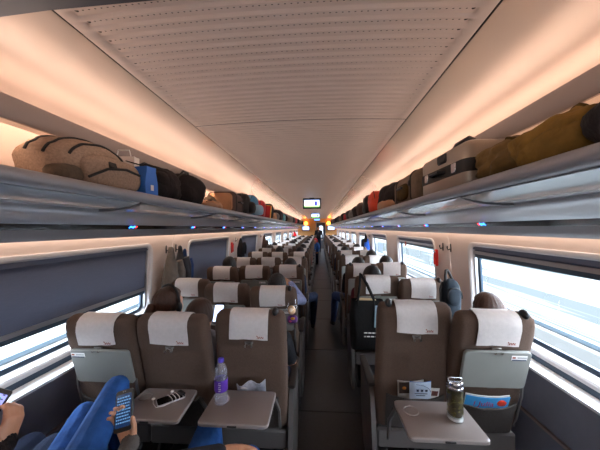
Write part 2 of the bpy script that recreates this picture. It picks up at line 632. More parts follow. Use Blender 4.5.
# leaf with a round-cornered opening
ol = rrect(DX1 - DX0 - .04, DZ - .04, .01, 4, (DX0 + DX1) / 2, DZ / 2)
il = rrect(.34, .95, .12, 4, (DX0 + DX1) / 2, 1.3)
mb.loft([[(x, Y1 + .06, z) for x, z in ol], [(x, Y1 + .03, z) for x, z in ol], [(x, Y1 + .03, z) for x, z in il],
         [(x, Y1 + .06, z) for x, z in il]], cap=False)
door = struct(mb.build('door_1'))
mb = MB().m(pane_mat('door_glass', (.75, .8, .85, 1)))
mb.add([(x, Y1 + .045, z) for x, z in il], [tuple(range(len(il)))])
mb.build('door_pane', door)
mb = MB().m(M_chrome).tube([(DX0 + .1, Y1 + .0, .95), (DX0 + .1, Y1 - .03, .97), (DX0 + .1, Y1 - .03, 1.18), (DX0 + .1, Y1, 1.2)], .012, 8)
mb.build('door_handle', door)
mb = MB().m(mat('vestibule_wall', '#9aa0a8', .6)).box((.2, Y1 + 1.5, 1.2), (3.0, .05, 2.5))
mb.m(M_floor).box((.2, Y1 + .8, -.03), (3.0, 1.5, .05))
struct(mb.build('wall_vestibule'))

# ------------------------------------------------------------------ luggage racks
M_lip = mat('satin_rack_nose', '#a3a6ae', .4, metal=.3)
M_blue = mat('blue_seat_number_light', '#102040', .4, emit='#2b7cff', est=3.0)
M_redl = mat('red_seat_number_light', '#401010', .4, emit='#ff3b2e', est=2.0)
for s in (-1, 1):
    rack = thing('luggage_rack', 'long silver overhead luggage rack running along the %s wall' % side_name[s], 'luggage rack',
                 (s * 1.25, 0, 1.78))
    def part(name, b):
        o = b.build(name, rack, ang=50)
        o.location = (-s * 1.25, 0, -1.78)
        return o
    mb = MB().m(M_lip)
    mb.prism([(s * x, z) for x, z in ((.80, 1.790), (.795, 1.800), (.780, 1.809), (.765, 1.808), (.754, 1.800), (.749, 1.788),
                                      (.750, 1.775), (.757, 1.765), (.770, 1.760), (.80, 1.758), (.82, 1.770))], Y0, Y1)
    part('nose_rail', mb)
    mb = MB().m(M_grey)
    mb.prism([(s * x, z) for x, z in ((.80, 1.786), (.80, 1.776), (1.05, 1.752), (1.40, 1.770), (1.40, 1.786))], Y0, Y1)
    part('rack_shelf', mb)
    first = 1.33 if s < 0 else 1.28
    yb = first - 3.0
    while yb < Y1:
        ya, ye = max(yb + .018, Y0), min(yb + 1.0 - .018, Y1)
        if ye - ya > .05:
            g = []
            for x, z in ((.785, 1.757), (.84, 1.742), (.90, 1.732), (.96, 1.727), (1.02, 1.726)):
                g.append([(s * x, ya, z), (s * x, ye, z)])
            part('glass_panel', MB().m(M_under).sheet(g, .008))
        if Y0 < yb < Y1:
            b = MB().m(mat('dark_bracket', '#5d5e64', .4))
            pr = [(s * x, z) for x, z in ((.775, 1.755), (.84, 1.732), (.90, 1.721), (.96, 1.714), (1.02, 1.714), (1.02, 1.748), (.80, 1.772))]
            b.prism(pr, yb - .016, yb + .016)
            part('bracket', b)
        yb += 1.0
    yb = Y0
    hw = [(1.005, 1.733), (1.012, 1.716), (1.04, 1.700), (1.10, 1.688), (1.17, 1.676), (1.235, 1.660), (1.255, 1.650)]
    while yb < Y1:
        ye = min(yb + 2.17, Y1)
        b = MB().m(M_silver)
        b.prism([(s * x, z) for x, z in hw] + [(s * 1.3, 1.70), (s * 1.1, 1.745)], yb, ye - .004)
        part('silver_housing', b)
        b = MB().m(M_grey)
        b.prism([(s * x, z) for x, z in ((1.300, 1.622), (1.330, 1.590), (1.352, 1.562), (1.362, 1.560), (1.40, 1.63))], yb, ye - .004)
        part('lower_fascia', b)
        yb = ye
    b = MB().m(M_black)
    b.prism([(s * x, z) for x, z in ((1.262, 1.655), (1.302, 1.620), (1.36, 1.63), (1.32, 1.67))], Y0, Y1)
    part('black_console_strip', b)
    b = MB().m(M_led)
    b.prism([(s * x, z) for x, z in ((1.372, 1.585), (1.372, 1.578), (1.432, 1.578), (1.432, 1.585))], Y0, Y1)
    part('strip_light', b)
    # lit seat number displays in the strip
    for i in range(17):
        yd = (1.92 if s < 0 else 1.95) + .98 * i
        M = Matrix.Rotation(math.atan2(.035, .04) * s, 3, 'Y')
        cx, cz = s * 1.281, 1.6365
        Q = Matrix.Rotation(s * .72, 3, 'Y')
        b = MB().m(M_blue)
        o = [(-.011, -.004), (-.002, -.004), (-.002, .012), (-.008, .012), (-.008, .018), (-.002, .018), (-.002, .028), (-.011, .028),
             (-.011, .038), (.011, .038), (.011, .028), (.002, .028), (.002, .018), (.008, .018), (.008, .012), (.002, .012), (.002, -.004), (.011, -.004), (.011, -.012), (-.011, -.012)]
        b.loft([[Vector((cx, yd + y_, cz)) + Q @ Vector((x_, 0, h_)) for x_, y_ in o] for h_ in (-.002, .002)])
        dsp = part('seat_display', b)
        b = MB().m(M_redl)
        b.box((cx, yd + .06, cz), (.018, .006, .004), Q)
        o = b.build('red_mark', dsp)
        continue
        part('seat_display', b)

# ------------------------------------------------------------------ ceiling screens
M_scr = bpy.data.materials.new('screen_picture'); M_scr.use_nodes = True
t = M_scr.node_tree
p = t.nodes['Principled BSDF']
tcn = t.nodes.new('ShaderNodeTexCoord'); sp = t.nodes.new('ShaderNodeSeparateXYZ')
t.links.new(tcn.outputs['Object'], sp.inputs[0])
cr = t.nodes.new('ShaderNodeValToRGB')
els = cr.color_ramp.elements
els[0].position = .0; els[0].color = lin('#57b04a')
els[1].position = 1; els[1].color = lin('#6d96e8')
e = els.new(.22); e.color = lin('#8fd07a')
e = els.new(.34); e.color = lin('#dfe9fb')
e = els.new(.62); e.color = lin('#cfdcf8')
mr = t.nodes.new('ShaderNodeMapRange')
mr.inputs['From Min'].default_value = -.10; mr.inputs['From Max'].default_value = .10
t.links.new(sp.outputs['Z'], mr.inputs['Value']); t.links.new(mr.outputs['Result'], cr.inputs['Fac'])
t.links.new(cr.outputs['Color'], p.inputs['Emission Color'])
p.inputs['Emission Strength'].default_value = 1.6
p.inputs['Base Color'].default_value = (.02, .02, .02, 1)
def ceiling_screen(y, label, w=.43, h=.25):
    s = thing('ceiling_screen', label, 'screen', (-.03, y, 2.20))
    b = MB().m(M_dark)
    b.box((0, .02, 0), (w, .05, h), bev=.008)
    b.box((0, .03, h / 2 + .012), (.12, .06, .03), bev=.004)
    b.build('screen_case', s)
    b = MB().m(M_scr).box((0, -.0065, 0), (w - .075, .004, h - .085))
    b.m(mat('screen_figure', '#202060', .5, emit='#3a3f9a', est=1.0)).box((w * .22, -.010, .0), (.07, .003, .10))
    b.build('picture', s)
    b = MB().m(M_alu).tube([(-.05, .04, h / 2), (-.05, .04, h / 2 + .03)], .01, 6)
    b.tube([(.05, .04, h / 2), (.05, .04, h / 2 + .03)], .01, 6)
    b.build('hanger', s)
ceiling_screen(6.35, 'black ceiling screen with green and blue picture, nearest and largest of the screens')
ceiling_screen(12.6, 'smaller looking black ceiling screen behind the nearest one, halfway down the aisle')
for x, lab in ((-.95, 'wall screen on amber end wall left of the door'), (.98, 'wall screen on amber end wall right of the door')):
    s = thing('wall_screen', lab, 'screen', (x + .08, Y1 - .03, 1.60))
    MB().m(M_dark).box((0, 0, 0), (.56, .05, .34), bev=.01).build('screen_case', s)
    MB().m(mat('wall_screen_picture', '#203060', .5, emit='#9fc0ff', est=1.6)).box((0, -.027, 0), (.48, .004, .25)).build('picture', s)
s = thing('aisle_sign', 'blue lit sign over the end door', 'sign', (.0, 18.6, 2.19))
MB().m(M_dark).box((0, 0, 0), (.44, .05, .16), bev=.006).build('sign_case', s)
MB().m(mat('sign_face', '#204080', .5, emit='#5f93ee', est=1.4)).box((0, -.027, 0), (.38, .004, .10)).build('sign_face', s)
for x, lab in ((-.86, 'amber glowing lamp at far end of the left luggage rack'), (.86, 'amber glowing lamp at far end of the right luggage rack')):
    s = thing('end_lamp', lab, 'lamp', (x, Y1 - .12, 1.96))
    MB().m(mat('lamp_shade_amber', '#ffb050', .4, emit='#ff9a30', est=4)).ell((0, 0, 0), (.14, .09, .14)).build('shade', s)
    MB().m(M_alu).box((0, .08, 0), (.1, .08, .1), bev=.01).build('lamp_base', s)

# ------------------------------------------------------------------ seats
ORD = ['', 'first', 'second', 'third', 'fourth', 'fifth', 'sixth', 'seventh', 'eighth', 'ninth', 'tenth', 'eleventh',
       'twelfth', 'thirteenth', 'fourteenth', 'fifteenth', 'sixteenth', 'seventeenth', 'eighteenth']
SW = .425
def backrest_mesh(wd=SW):
    mb = MB().m(M_fab)
    rings = []
    for z, w_, d, y in ((0, .92, .085, .0), (.02, .98, .10, 0), (.10, 1.0, .115, -.002), (.28, 1.0, .112, .004), (.45, 1.0, .105, .006),
                        (.545, 1.0, .106, .004), (.560, .99, .100, .004), (.575, 1.0, .108, .004), (.66, .995, .108, .004),
                        (.715, .98, .102, .006), (.742, .95, .088, .008), (.756, .89, .062, .010), (.762, .80, .035, .012)):
        rings.append([(x, yy + y, z) for x, yy in rrect(wd * w_, d, min(.04, d * .38), 4)])
    mb.loft(rings)
    return mb.mesh('backrest', 40)
def cloth_mesh(seed, skew=0.0, lift=0.0):
    rr = random.Random(seed)
    a, b, c = rr.uniform(0, 6), rr.uniform(0, 6), rr.uniform(0, 6)
    prof = [(.066, .60), (.066, .64), (.065, .70), (.058, .742), (.040, .764), (.012, .771), (-.016, .767), (-.038, .752),
            (-.049, .727), (-.056, .70), (-.058, .67), (-.060, .64), (-.061, .610)]
    g = []
    for i, (y, z) in enumerate(prof):
        row = []
        for j in range(9):
            u = -1 + j / 4
            wob = .0022 * math.sin(3.1 * u + a + i * .5) + .0018 * math.sin(6 * u + b - i * .7)
            drop = (i / 12) * (skew * u) + .003 * math.sin(2.2 * u + c) * (i > 9)
            row.append((u * .1125 + .002 * math.sin(i * .8 + a), y - (abs(wob) + .0005) * (1 if i > 5 else -1), z + wob * .4 + drop))
        g.append(row)
    mb = MB().m(M_cloth).sheet(g, .0035)
    return mb.mesh('headrest_cloth', 60)
def mark_mesh():
    """small red script like flourish in the lower right corner of the cloth"""
    mb = MB().m(M_red)
    pts = []
    for i in range(26):
        u = i / 25
        pts.append((.048 + .040 * u, 0, .0055 * math.sin(u * 20) * (1 - .3 * u) + .002 * math.sin(u * 47) + (.006 if i < 4 else 0)))
    mb.tube(pts, .0016, 4)
    mb.tube([(.046, 0, -.008), (.09, 0, -.0065)], .0009, 4)
    return mb.mesh('cloth_mark')
def hook_mesh():
    mb = MB().m(M_hookm)
    mb.box((0, -.004, 0), (.05, .006, .012), bev=.002)
    for x in (-.018, .018):
        mb.tube([(x, -.006, .0), (x, -.012, -.012), (x, -.022, -.019), (x, -.030, -.012), (x, -.031, -.002)], .0035, 6)
    mb.tube([(-.018, -.006, -.006), (0, -.010, -.012), (.018, -.006, -.006)], .0022, 5)
    return mb.mesh('coat_hook', 60)
def tray_mesh(m, wd=.355, d=.235):
    """folding table top: local plate in x/z, thin in y"""
    mb = MB().m(m)
    o = rrect(wd, d, .022, 4)
    o2 = rrect(wd - .008, d - .008, .020, 4)
    mb.loft([[(x, .010, z) for x, z in o2], [(x, .006, z) for x, z in o], [(x, -.006, z) for x, z in o], [(x, -.010, z) for x, z in o2]])
    mb.m(M_base).box((0, -.002, -d / 2 - .001), (.045, .012, .008), bev=.002)
    return mb.mesh('tray_table', 40)
def sticker_mesh():
    mb = MB().m(M_white).box((0, 0, 0), (.062, .0015, .022))
    mb.m(M_red).box((-.022, -.0010, .002), (.012, .001, .007))
    mb.m(M_navy).box((0, -.0010, -.0095), (.058, .001, .005))
    mb.m(mat('grey_print', '#8d8d92', .7)).box((.010, -.0010, .002), (.036, .001, .004))
    return mb.mesh('tray_sticker')
def pocket_mesh(wd=.33):
    g = []
    for i in range(8):
        v = i / 7
        row = []
        for j in range(11):
            u = -1 + j / 5
            bul = .030 * (1 - u ** 2) ** .6 * (.35 + .65 * v) + .003 * math.sin(9 * u + 4 * v) * v
            row.append((u * wd / 2, -.060 - bul - .004, .025 + .205 * v - .012 * (1 - u * u) * v))
        g.append(row)
    mb = MB().m(M_fabd).sheet(g, .006)
    top = [g[-1][j] for j in range(11)]
    mb.tube(top, .0065, 6)
    return mb.mesh('pocket', 60)
def arm_mesh(s):
    mb = MB().m(M_base)
    mb.tube([(s * .183, -.052, .36), (s * .186, -.062, .30), (s * .188, -.060, .12), (s * .188, -.045, .06)], .008, 6)
    mb.lathe([(.013, -.008), (.013, .008)], (s * .188, -.045, .06), 10, M=Matrix.Rotation(R(90), 3, 'Y'))
    return mb.mesh('tray_arm', 50)
def cushion_mesh():
    mb = MB().m(M_fab)
    rings = []
    for y, h, zc in ((.06, .08, .405), (.09, .11, .40), (.30, .115, .40), (.45, .12, .405), (.50, .10, .405), (.525, .06, .41)):
        rings.append([(x, y, zc + z) for x, z in rrect(SW, h, .03, 3)])
    mb.loft(rings)
    return mb.mesh('seat_cushion', 40)
def frame_mesh():
    mb = MB().m(M_base)
    mb.box((0, .26, .31), (.42, .44, .075), bev=.012)
    mb.box((0, .035, .34), (.42, .05, .12), bev=.012)
    return mb.mesh('seat_frame')
def leg_mesh():
    mb = MB().m(mat('dark_leg_metal', '#2b2a2d', .4, metal=.5))
    mb.loft([[(x, .25 + y, z) for x, y in rrect(.05 + k, .10 + 3 * k, .015, 2)] for z, k in ((0, .05), (.02, .05), (.03, .0), (.28, .02))])
    return mb.mesh('leg')
def footrest_mesh():
    mb = MB().m(M_dark)
    mb.tube([(-.16, -.10, .12), (.16, -.10, .12)], .016, 8)
    for x in (-.15, .15):
        mb.tube([(x, -.10, .12), (x, .03, .28)], .009, 6)
    return mb.mesh('footrest')
def armrest_mesh():
    mb = MB().m(mat('armrest_black', '#2a2523', .5))
    rings = []
    for y, h, w_ in ((.13, .02, .018), (.14, .035, .02), (.22, .035, .02), (.36, .034, .02), (.385, .02, .018)):
        rings.append([(x, y, .615 + z) for x, z in rrect(w_, h, .012, 3)])
    mb.loft(rings)
    mb.m(M_base).box((0, .16, .50), (.018, .05, .22), bev=.006)
    return mb.mesh('armrest', 45)
def side_panel_mesh():
    """tall grey cover on the aisle end of a row"""
    mb = MB().m(M_base)
    o = [(-.02, .06), (.30, .08), (.40, .30), (.40, .60), (.34, .63), (.08, .63), (.02, .58), (-.04, .30)]
    mb.loft([[(-.014, y, z) for y, z in o], [(.014, y, z) for y, z in o]])
    mb.m(mat('armrest_black', '#2a2523', .5))
    rings = []
    for y, h, w_ in ((.04, .02, .04), (.06, .04, .05), (.34, .04, .05), (.41, .02, .04)):
        rings.append([(x, y, .645 + z) for x, z in rrect(w_, h, .012, 3)])
    mb.loft(rings)
    return mb.mesh('side_panel', 40)
def knob_mesh():
    mb = MB().m(M_dark)
    mb.ell((0, 0, 0), (.020, .030, .026), 12, 8)
    mb.box((0, .0, -.026), (.018, .03, .03), bev=.005)
    return mb.mesh('grab_handle', 60)
ME_back = backrest_mesh(); ME_cloth = [cloth_mesh(3), cloth_mesh(11, .004), cloth_mesh(23, -.005)]
ME_mark = mark_mesh(); ME_hook = hook_mesh(); ME_tray = tray_mesh(M_tray); ME_stick = sticker_mesh(); ME_pocket = pocket_mesh()
ME_arm = [arm_mesh(-1), arm_mesh(1)]; ME_cush = cushion_mesh(); ME_frame = frame_mesh(); ME_leg = leg_mesh()
ME_foot = footrest_mesh(); ME_rest = armrest_mesh(); ME_side = side_panel_mesh(); ME_knob = knob_mesh()

def seat(x, y, rec, label, row, opened=False, aisle=0, wall=0, knob=0, cl=0, group=None, z=0, hscale=1.0):
    root = thing('train_seat', label, 'seat', (x, y, 0), (0, 0, 0), group or 'brown headrest seats in rows')
    b = put('backrest', ME_back, root, (0, .06, .42), (R(rec), 0, 0))
    b.scale = (.955 if x > 1 else 1, 1, 1 + z / .76)
    put('headrest_cloth', ME_cloth[cl % 3], b)['label'] = 'white headrest cloth with small red script'
    if row <= 7:
        put('cloth_mark', ME_mark, b, (0, -.0665, .627))
        put('coat_hook', ME_hook, b, (0, -.056, .590))
    put('pocket', ME_pocket, b)
    if not opened:
        put('tray_table', ME_tray, b, (.015 if row == 1 and x < 0 else 0, -.070, .468))
        sx = -.115 if x < 0 and row <= 1 else .115
        put('tray_sticker', ME_stick, b, (sx * .97, -.0815, .552)).scale = (1.3, 1, 1.3)
        if row <= 5:
            put('tray_arm', ME_arm[0], b); put('tray_arm', ME_arm[1], b)
    if knob and row <= 9:
        put('grab_handle', ME_knob, b, (knob * .150, -.006, .765))
    put('seat_cushion', ME_cush, root)
    put('seat_frame', ME_frame, root)
    put('leg', ME_leg, root, (-.13, 0, 0)); put('leg', ME_leg, root, (.13, 0, 0))
    if row <= 4:
        put('footrest', ME_foot, root)
    if aisle:
        put('side_panel', ME_side, root, (aisle * .232, 0, 0))
    if not (aisle < 0):
        if not aisle:
            put('armrest', ME_rest, root, (.2225, .02, 0))
    if wall:
        put('armrest', ME_rest, root, (wall * .2225, .02, 0))
    if aisle < 0:
        put('armrest', ME_rest, root, (.2225, .02, 0))
    return root

def open_tray(root, zt, wd, dep, y0, xoff=0, cut=0.0):
    """a lowered table with its two arms, part of the seat"""
    mb = MB().m(M_trayb)
    def outline(k):
        o = rrect(wd - 2 * k, dep - 2 * k, .02, 4)
        return [(x * (1 - cut * (.5 + y / dep)) , y) for x, y in o]
    mb.loft([[(x, y, -.011) for x, y in outline(.004)], [(x, y, -.007) for x, y in outline(0)], [(x, y, .005) for x, y in outline(0)],
             [(x, y, .009) for x, y in outline(.004)]])
    # cup ring moulded in the far left corner
    ring = [(-.105 + .034 * math.cos(2 * math.pi * k / 20), .045 + .034 * math.sin(2 * math.pi * k / 20), .0095) for k in range(21)]
    mb.tube(ring, .0028, 6)
    mb.m(M_dark).box((0, -dep / 2 - .001, -.002), (.045, .006, .008), bev=.002)
    o = mb.build('tray_table', root, (xoff, y0 - dep / 2, zt))
    o['label'] = 'lowered warm grey tray table'
    for s in (-1, 1):
        b = MB().m(M_base)
        x = xoff + s * (wd / 2 - .006)
        pts = [(x, y0 - .05, zt - .016), (x, y0 - .02, zt - .02), (x + s * .012, y0 + .055, zt - .13), (x + s * .014, y0 + .075, zt - .25)]
        rings = []
        for (px, py, pz) in pts:
            rings.append([(px - .006, py - .014, pz), (px + .006, py - .014, pz), (px + .006, py + .014, pz - .006), (px - .006, py + .014, pz - .006)])
        b.loft(rings)
        b.build('tray_arm', root)
    return o

LX = [-1.14, -.72, -.275]
RX = [.685, 1.07]
ROWS = 17
reclL = {(1, 0): 15, (1, 1): 13.5, (1, 2): 8, (2, 0): 9, (2, 1): 17, (2, 2): 19, (3, 0): 15, (4, 0): 12}
reclR = {(1, 0): 8, (1, 1): 16, (2, 1): 14, (3, 0): 12, (2, 0): 7}
seatname = ['window', 'middle', 'aisle']
SEATS = {}
for r in range(1, ROWS + 1):
    yl = 1.60 + .98 * (r - 1)
    yr = 1.655 + .98 * (r - 1)
    for j, x in enumerate(LX):
        rec = reclL.get((r, j), 8 + (r * 5 + j * 3) % 5)
        dy = {(2, 2): -.08, (2, 1): -.02}.get((r, j), 0)
        SEATS['L', r, j] = seat(x, yl + dy, rec, 'brown %s seat with white headrest cloth, left of the aisle, %s row ahead' % (seatname[j], ORD[r]),
             r, opened=(r == 1 and j > 0), aisle=1 if j == 2 else 0, wall=-1 if j == 0 else 0, knob=1 if (j == 2) else 0, cl=r + j, z=-.045 if r == 1 else -.05)
    for j, x in enumerate(RX):
        rec = reclR.get((r, j), 7 + (r * 3 + j * 4) % 6)
        SEATS['R', r, j] = seat(x, yr, rec, 'brown %s seat with white headrest cloth, right of the aisle, %s row ahead' % (('aisle', 'window')[j], ORD[r]),
             r, opened=(r == 1 and j == 0), aisle=-1 if j == 0 else 0, wall=0, knob=(-1 if j == 0 else 1), cl=2 * r + j, z=0 if r == 1 else -.025)
# the row the photograph is taken from
for j, x in enumerate(LX):
    SEATS['L', 0, j] = seat(x, .50, 20, 'brown %s seat left of the aisle in the row nearest the camera' % seatname[j], 9,
                            opened=True, aisle=1 if j == 2 else 0, wall=-1 if j == 0 else 0, cl=j)
open_tray(SEATS['L', 1, 2], .708, .335, .26, -.125)
open_tray(SEATS['L', 1, 1], .703, .335, .25, -.125, .015, .10)
open_tray(SEATS['R', 1, 0], .715, .335, .255, -.225, -.005)

# ------------------------------------------------------------------ luggage on the racks
SH = 1.787
def sup(p, seed=0, amp=.04, flat=True):
    rr = random.Random(seed)
    ph = [rr.uniform(0, 6.28) for _ in range(9)]
    def fn(d):
        s = (abs(d.x) ** p + abs(d.y) ** p + abs(d.z) ** p) ** (-1 / p)
        wob = (math.sin(4 * d.x + ph[0] + 2 * d.z) + math.sin(5 * d.y + ph[1] - 3 * d.x) + math.sin(6 * d.z + ph[2] + 2 * d.y)
               + .7 * math.sin(11 * d.y + ph[3] + 5 * d.z) + .7 * math.sin(12 * d.x + ph[4] - 6 * d.y) + .5 * math.sin(19 * d.z + 9 * d.y + ph[5])
               + .45 * abs(math.sin(7 * d.y + 5 * d.x + 3 * d.z + ph[6])) + .4 * abs(math.sin(9 * d.x - 8 * d.z + ph[7])) - .5)
        top = 1 if d.z > -.4 else max(0, 1 - (-.4 - d.z) * 3)
        return s * (1 + amp * wob / 3 * top)
    return fn
def on_surf(fn, r, d, k=1.01):
    d = Vector(d).normalized()
    s = fn(d) * k
    return (d.x * r[0] * s, d.y * r[1] * s, d.z * r[2] * s)
M_zip = mat('black_zip', '#151314', .6)
def bag(name, label, c, size, m, seed, p=3.2, amp=.06, rot=0, zips=(), pocket=None, handle=None, straps=(), mz=None, pitch=0, cat='bag', zadj=0, group=None, col2=None):
    """soft bag: body with zips, pocket, handle; c is (x, y) on the shelf"""
    r = (size[0] / 2, size[1] / 2, size[2] / 2)
    root = thing(name, label, cat, (c[0], c[1], SH + zadj), (R(pitch), 0, R(rot)), group)
    fn = sup(p, seed, amp)
    zc = r[2] * 1.02
    b = MB().m(m).ell((0, 0, 0), r, 44, 26, fn=fn).build('bag_body', root, (0, 0, zc), ang=80)
    for z in zips:
        pts = []
        for i in range(25):
            u = i / 24
            d = z(u)
            pts.append(on_surf(fn, r, d, 1.012))
        MB().m(mz or M_zip).tube(pts, .0055, 6).build('zip', b, ang=80)
    if pocket:
        (px, py, pz), ps, pm = pocket
        MB().m(pm).ell((0, 0, 0), ps, 20, 12, fn=sup(3.5, seed + 5, .05)).build('pocket', root, (px, py, zc + pz), ang=80)
    if handle:
        pts, hr = handle
        MB().m(M_zip).tube([(x, y, zc + z) for x, y, z in pts], hr, 7).build('handle', root, ang=80)
    for pts, wd in straps:
        g = [[(x, y - wd / 2, zc + z) for x, y, z in pts], [(x, y + wd / 2, zc + z) for x, y, z in pts]]
        MB().m(M_zip).sheet(g, .005).build('strap', root, ang=80)
    return root
M_heather = mat('heather_brown_canvas', '#a38b79', .9, var=.2, scale=120, bump=.3, bscale=260, spec=.2)
M_blk = mat('black_nylon', '#221f21', .6, var=.2, scale=20, bump=.4, bscale=60, spec=.3)
M_blk2 = mat('soft_black_cloth', '#252021', .85, var=.2, scale=14, bump=.9, bscale=22, spec=.2)
M_olive = mat('olive_canvas', '#80622f', .85, var=.25, scale=18, bump=.9, bscale=22, spec=.2)
M_olived = mat('dark_olive_canvas', '#4a3817', .85, var=.2, scale=18, bump=.5, bscale=45, spec=.2)
M_tan = mat('tan_leather', '#b98762', .5, var=.12, scale=12)
M_brn = mat('brown_case_cloth', '#6a5746', .75, var=.15, scale=40, bump=.3, bscale=200)
M_maroon = mat('dark_maroon_cloth', '#4a332f', .75, var=.1, scale=20)
M_blue2 = mat('teal_blue_nylon', '#2b6f98', .55, var=.15, scale=10)
M_redb = mat('red_nylon', '#b3202a', .6, var=.1, scale=10)
M_yel = mat('yellow_card', '#e8a21c', .6, var=.05, scale=8)
M_orng = mat('orange_red_nylon', '#d8452a', .6, var=.1, scale=10)
M_gry = mat('grey_felt', '#7a7674', .9, var=.1, scale=30)
sx = lambda a0, a1, tilt: (lambda u: (math.cos(R(a0 + (a1 - a0) * u)) , math.sin(R(a0 + (a1 - a0) * u)), tilt))
arcYZ = lambda x, a0, a1: (lambda u: (x, math.cos(R(a0 + (a1 - a0) * u)), math.sin(R(a0 + (a1 - a0) * u))))
# --- left rack, from the nearest
bp = bag('backpack', 'large heather brown backpack with black zips lying nearest on the left rack', (-.985, 1.16), (.32, .39, .235), M_heather, 3, 2.6, .05,
         rot=-2, zips=[arcYZ(.95, 165, 10), arcYZ(.35, 170, 15), arcYZ(-.1, 165, 20)],
         pocket=((.115, .05, -.028), (.07, .165, .080), M_heather), handle=([(.0, .26, .05), (.02, .33, .09), (-.05, .33, .09), (-.08, .26, .05)], .010),
         straps=[([(.10, .20, .075), (.16, .26, .06), (.17, .31, -.02), (.15, .30, -.09)], .045)])
MB().m(M_zip).box((0, 0, 0), (.012, .05, .034), bev=.006).build('buckle_patch', bp, (.180, .0, .125), (0, R(-20), 0))
MB().m(M_zip).tube([(.19, -.13, .05), (.205, -.05, .098), (.20, .06, .118), (.17, .19, .115)], .006, 6).build('zip', bp, ang=80)
MB().m(mat('dark_mesh_pocket', '#5d5043', .9, var=.2, scale=80)).ell((0, 0, 0), (.055, .06, .045), 18, 10, fn=sup(3, 9, .05)).build('side_pocket', bp, (.095, -.145, .055), ang=80)
MB().m(M_gry).ell((0, 0, 0), (.085, .06, .050), 18, 10, fn=sup(3, 12, .04)).build('base_panel', bp, (.085, .175, .085), ang=80)
pb = thing('paper_bag', 'white and orange paper bag tucked behind the brown backpack on left rack', 'bag', (-.95, 1.415, SH), (0, 0, R(8)))
def gusset_bag(root, w_, d_, h_, m, name='bag_body', stripe=None):
    b = MB().m(m)
    rings = []
    for z, k in ((0, 1), (.02, 1.0), (h_ * .5, .96), (h_ * .85, .93), (h_, .94)):
        dd = d_ * (1 if z < h_ * .6 else .75)
        rings.append([(-w_ / 2 * k, -dd / 2, z), (w_ / 2 * k, -dd / 2, z), (w_ / 2 * k * .93, 0, z), (w_ / 2 * k, dd / 2, z), (-w_ / 2 * k, dd / 2, z), (-w_ / 2 * k * .93, 0, z)])
    b.loft(rings)
    o = b.build(name, root)
    return o
gusset_bag(pb, .15, .07, .235, mat('white_paper', '#e6ddd6', .7))
MB().m(M_orng).ell((0, 0, 0), (.018, .004, .02)).build('orange_mark', pb, (.02, -.034, .17))
MB().m(M_white).tube([(-.04, 0, .23), (-.03, 0, .275), (.03, 0, .275), (.04, 0, .23)], .004, 6).build('handle', pb)
bb = thing('paper_bag', 'bright blue carrier bag standing between the brown backpack and black bags', 'bag', (-.835, 1.415, SH), (0, 0, R(-8)))
gusset_bag(bb, .11, .09, .175, mat('bright_blue_plastic', '#2f74d0', .45))
MB().m(M_white).box((0, 0, 0), (.002, .02, .03)).build('white_mark', bb, (.056, .0, .06))
bag('duffel_bag', 'rumpled black cloth bag beside the blue carrier bag on left rack', (-.975, 1.695), (.34, .44, .235), M_blk2, 21, 2.6, .11, rot=4,
    zips=[arcYZ(.2, 160, 15)], pocket=((.10, -.07, .02), (.06, .10, .055), M_blk2))
bag('duffel_bag', 'second rounded black bag behind the rumpled one on left rack', (-.98, 2.10), (.33, .37, .265), M_blk2, 33, 2.7, .09, rot=-4,
    zips=[arcYZ(.4, 150, 30)], handle=([(.02, -.06, .12), (.03, -.03, .16), (.03, .04, .16), (.02, .07, .12)], .009))
bag('pouch', 'small crumpled tan pouch lying in front of tan case on left rack', (-.90, 2.49), (.17, .34, .10), M_tan, 41, 2.6, .14, zips=[arcYZ(.3, 150, 30)])
bag('pouch', 'little dark brown pouch on rack behind the crumpled tan pouch', (-1.0, 2.72), (.13, .16, .17), M_brn, 43, 2.8, .10,
    handle=([(0, -.03, .07), (0, -.02, .10), (0, .02, .10), (0, .03, .07)], .006))
def hard_case(name, label, c, size, m, side_m, rot=0, band=None, corners=True, handle_side=1, tilt=0, z=0):
    root = thing(name, label, 'suitcase', (c[0], c[1], SH + z), (tilt, 0, R(rot)))
    w_, d_, h_ = size
    b = MB().m(m)
    o = rrect(w_, d_, .045, 5)
    rings = []
    for z_, k in ((0, .03), (.012, .008), (.03, 0), (h_ * .47, 0)):
        rings.append([(x * (1 - k / w_ * 2), y * (1 - k / d_ * 2), z_) for x, y in o])
    b.loft(rings)
    bot = b.build('lower_shell', root, ang=50)
    b = MB().m(side_m)
    rings = [[(x * (1 - k), y * (1 - k), z_) for x, y in o] for z_, k in ((h_ * .47, .02), (h_ * .50, .025), (h_ * .53, .02))]
    b.loft(rings)
    b.build('seam_band', root)
    b = MB().m(m)
    rings = []
    for z_, k in ((h_ * .53, 0), (h_ - .03, 0), (h_ - .012, .008), (h_, .03)):
        rings.append([(x * (1 - k / w_ * 2), y * (1 - k / d_ * 2), z_) for x, y in o])
    b.loft(rings)
    b.build('upper_shell', root, ang=50)
    hx = handle_side * w_ / 2
    MB().m(M_dark).tube([(hx, -.06, h_ * .5), (hx + handle_side * .03, -.05, h_ * .5), (hx + handle_side * .03, .05, h_ * .5), (hx, .06, h_ * .5)], .010, 8).build('handle', root)
    for y in (-d_ * .3, d_ * .3):
        MB().m(M_chrome).box((hx + handle_side * .004, y, h_ * .5), (.012, .04, .05), bev=.004).build('latch', root)
    return root
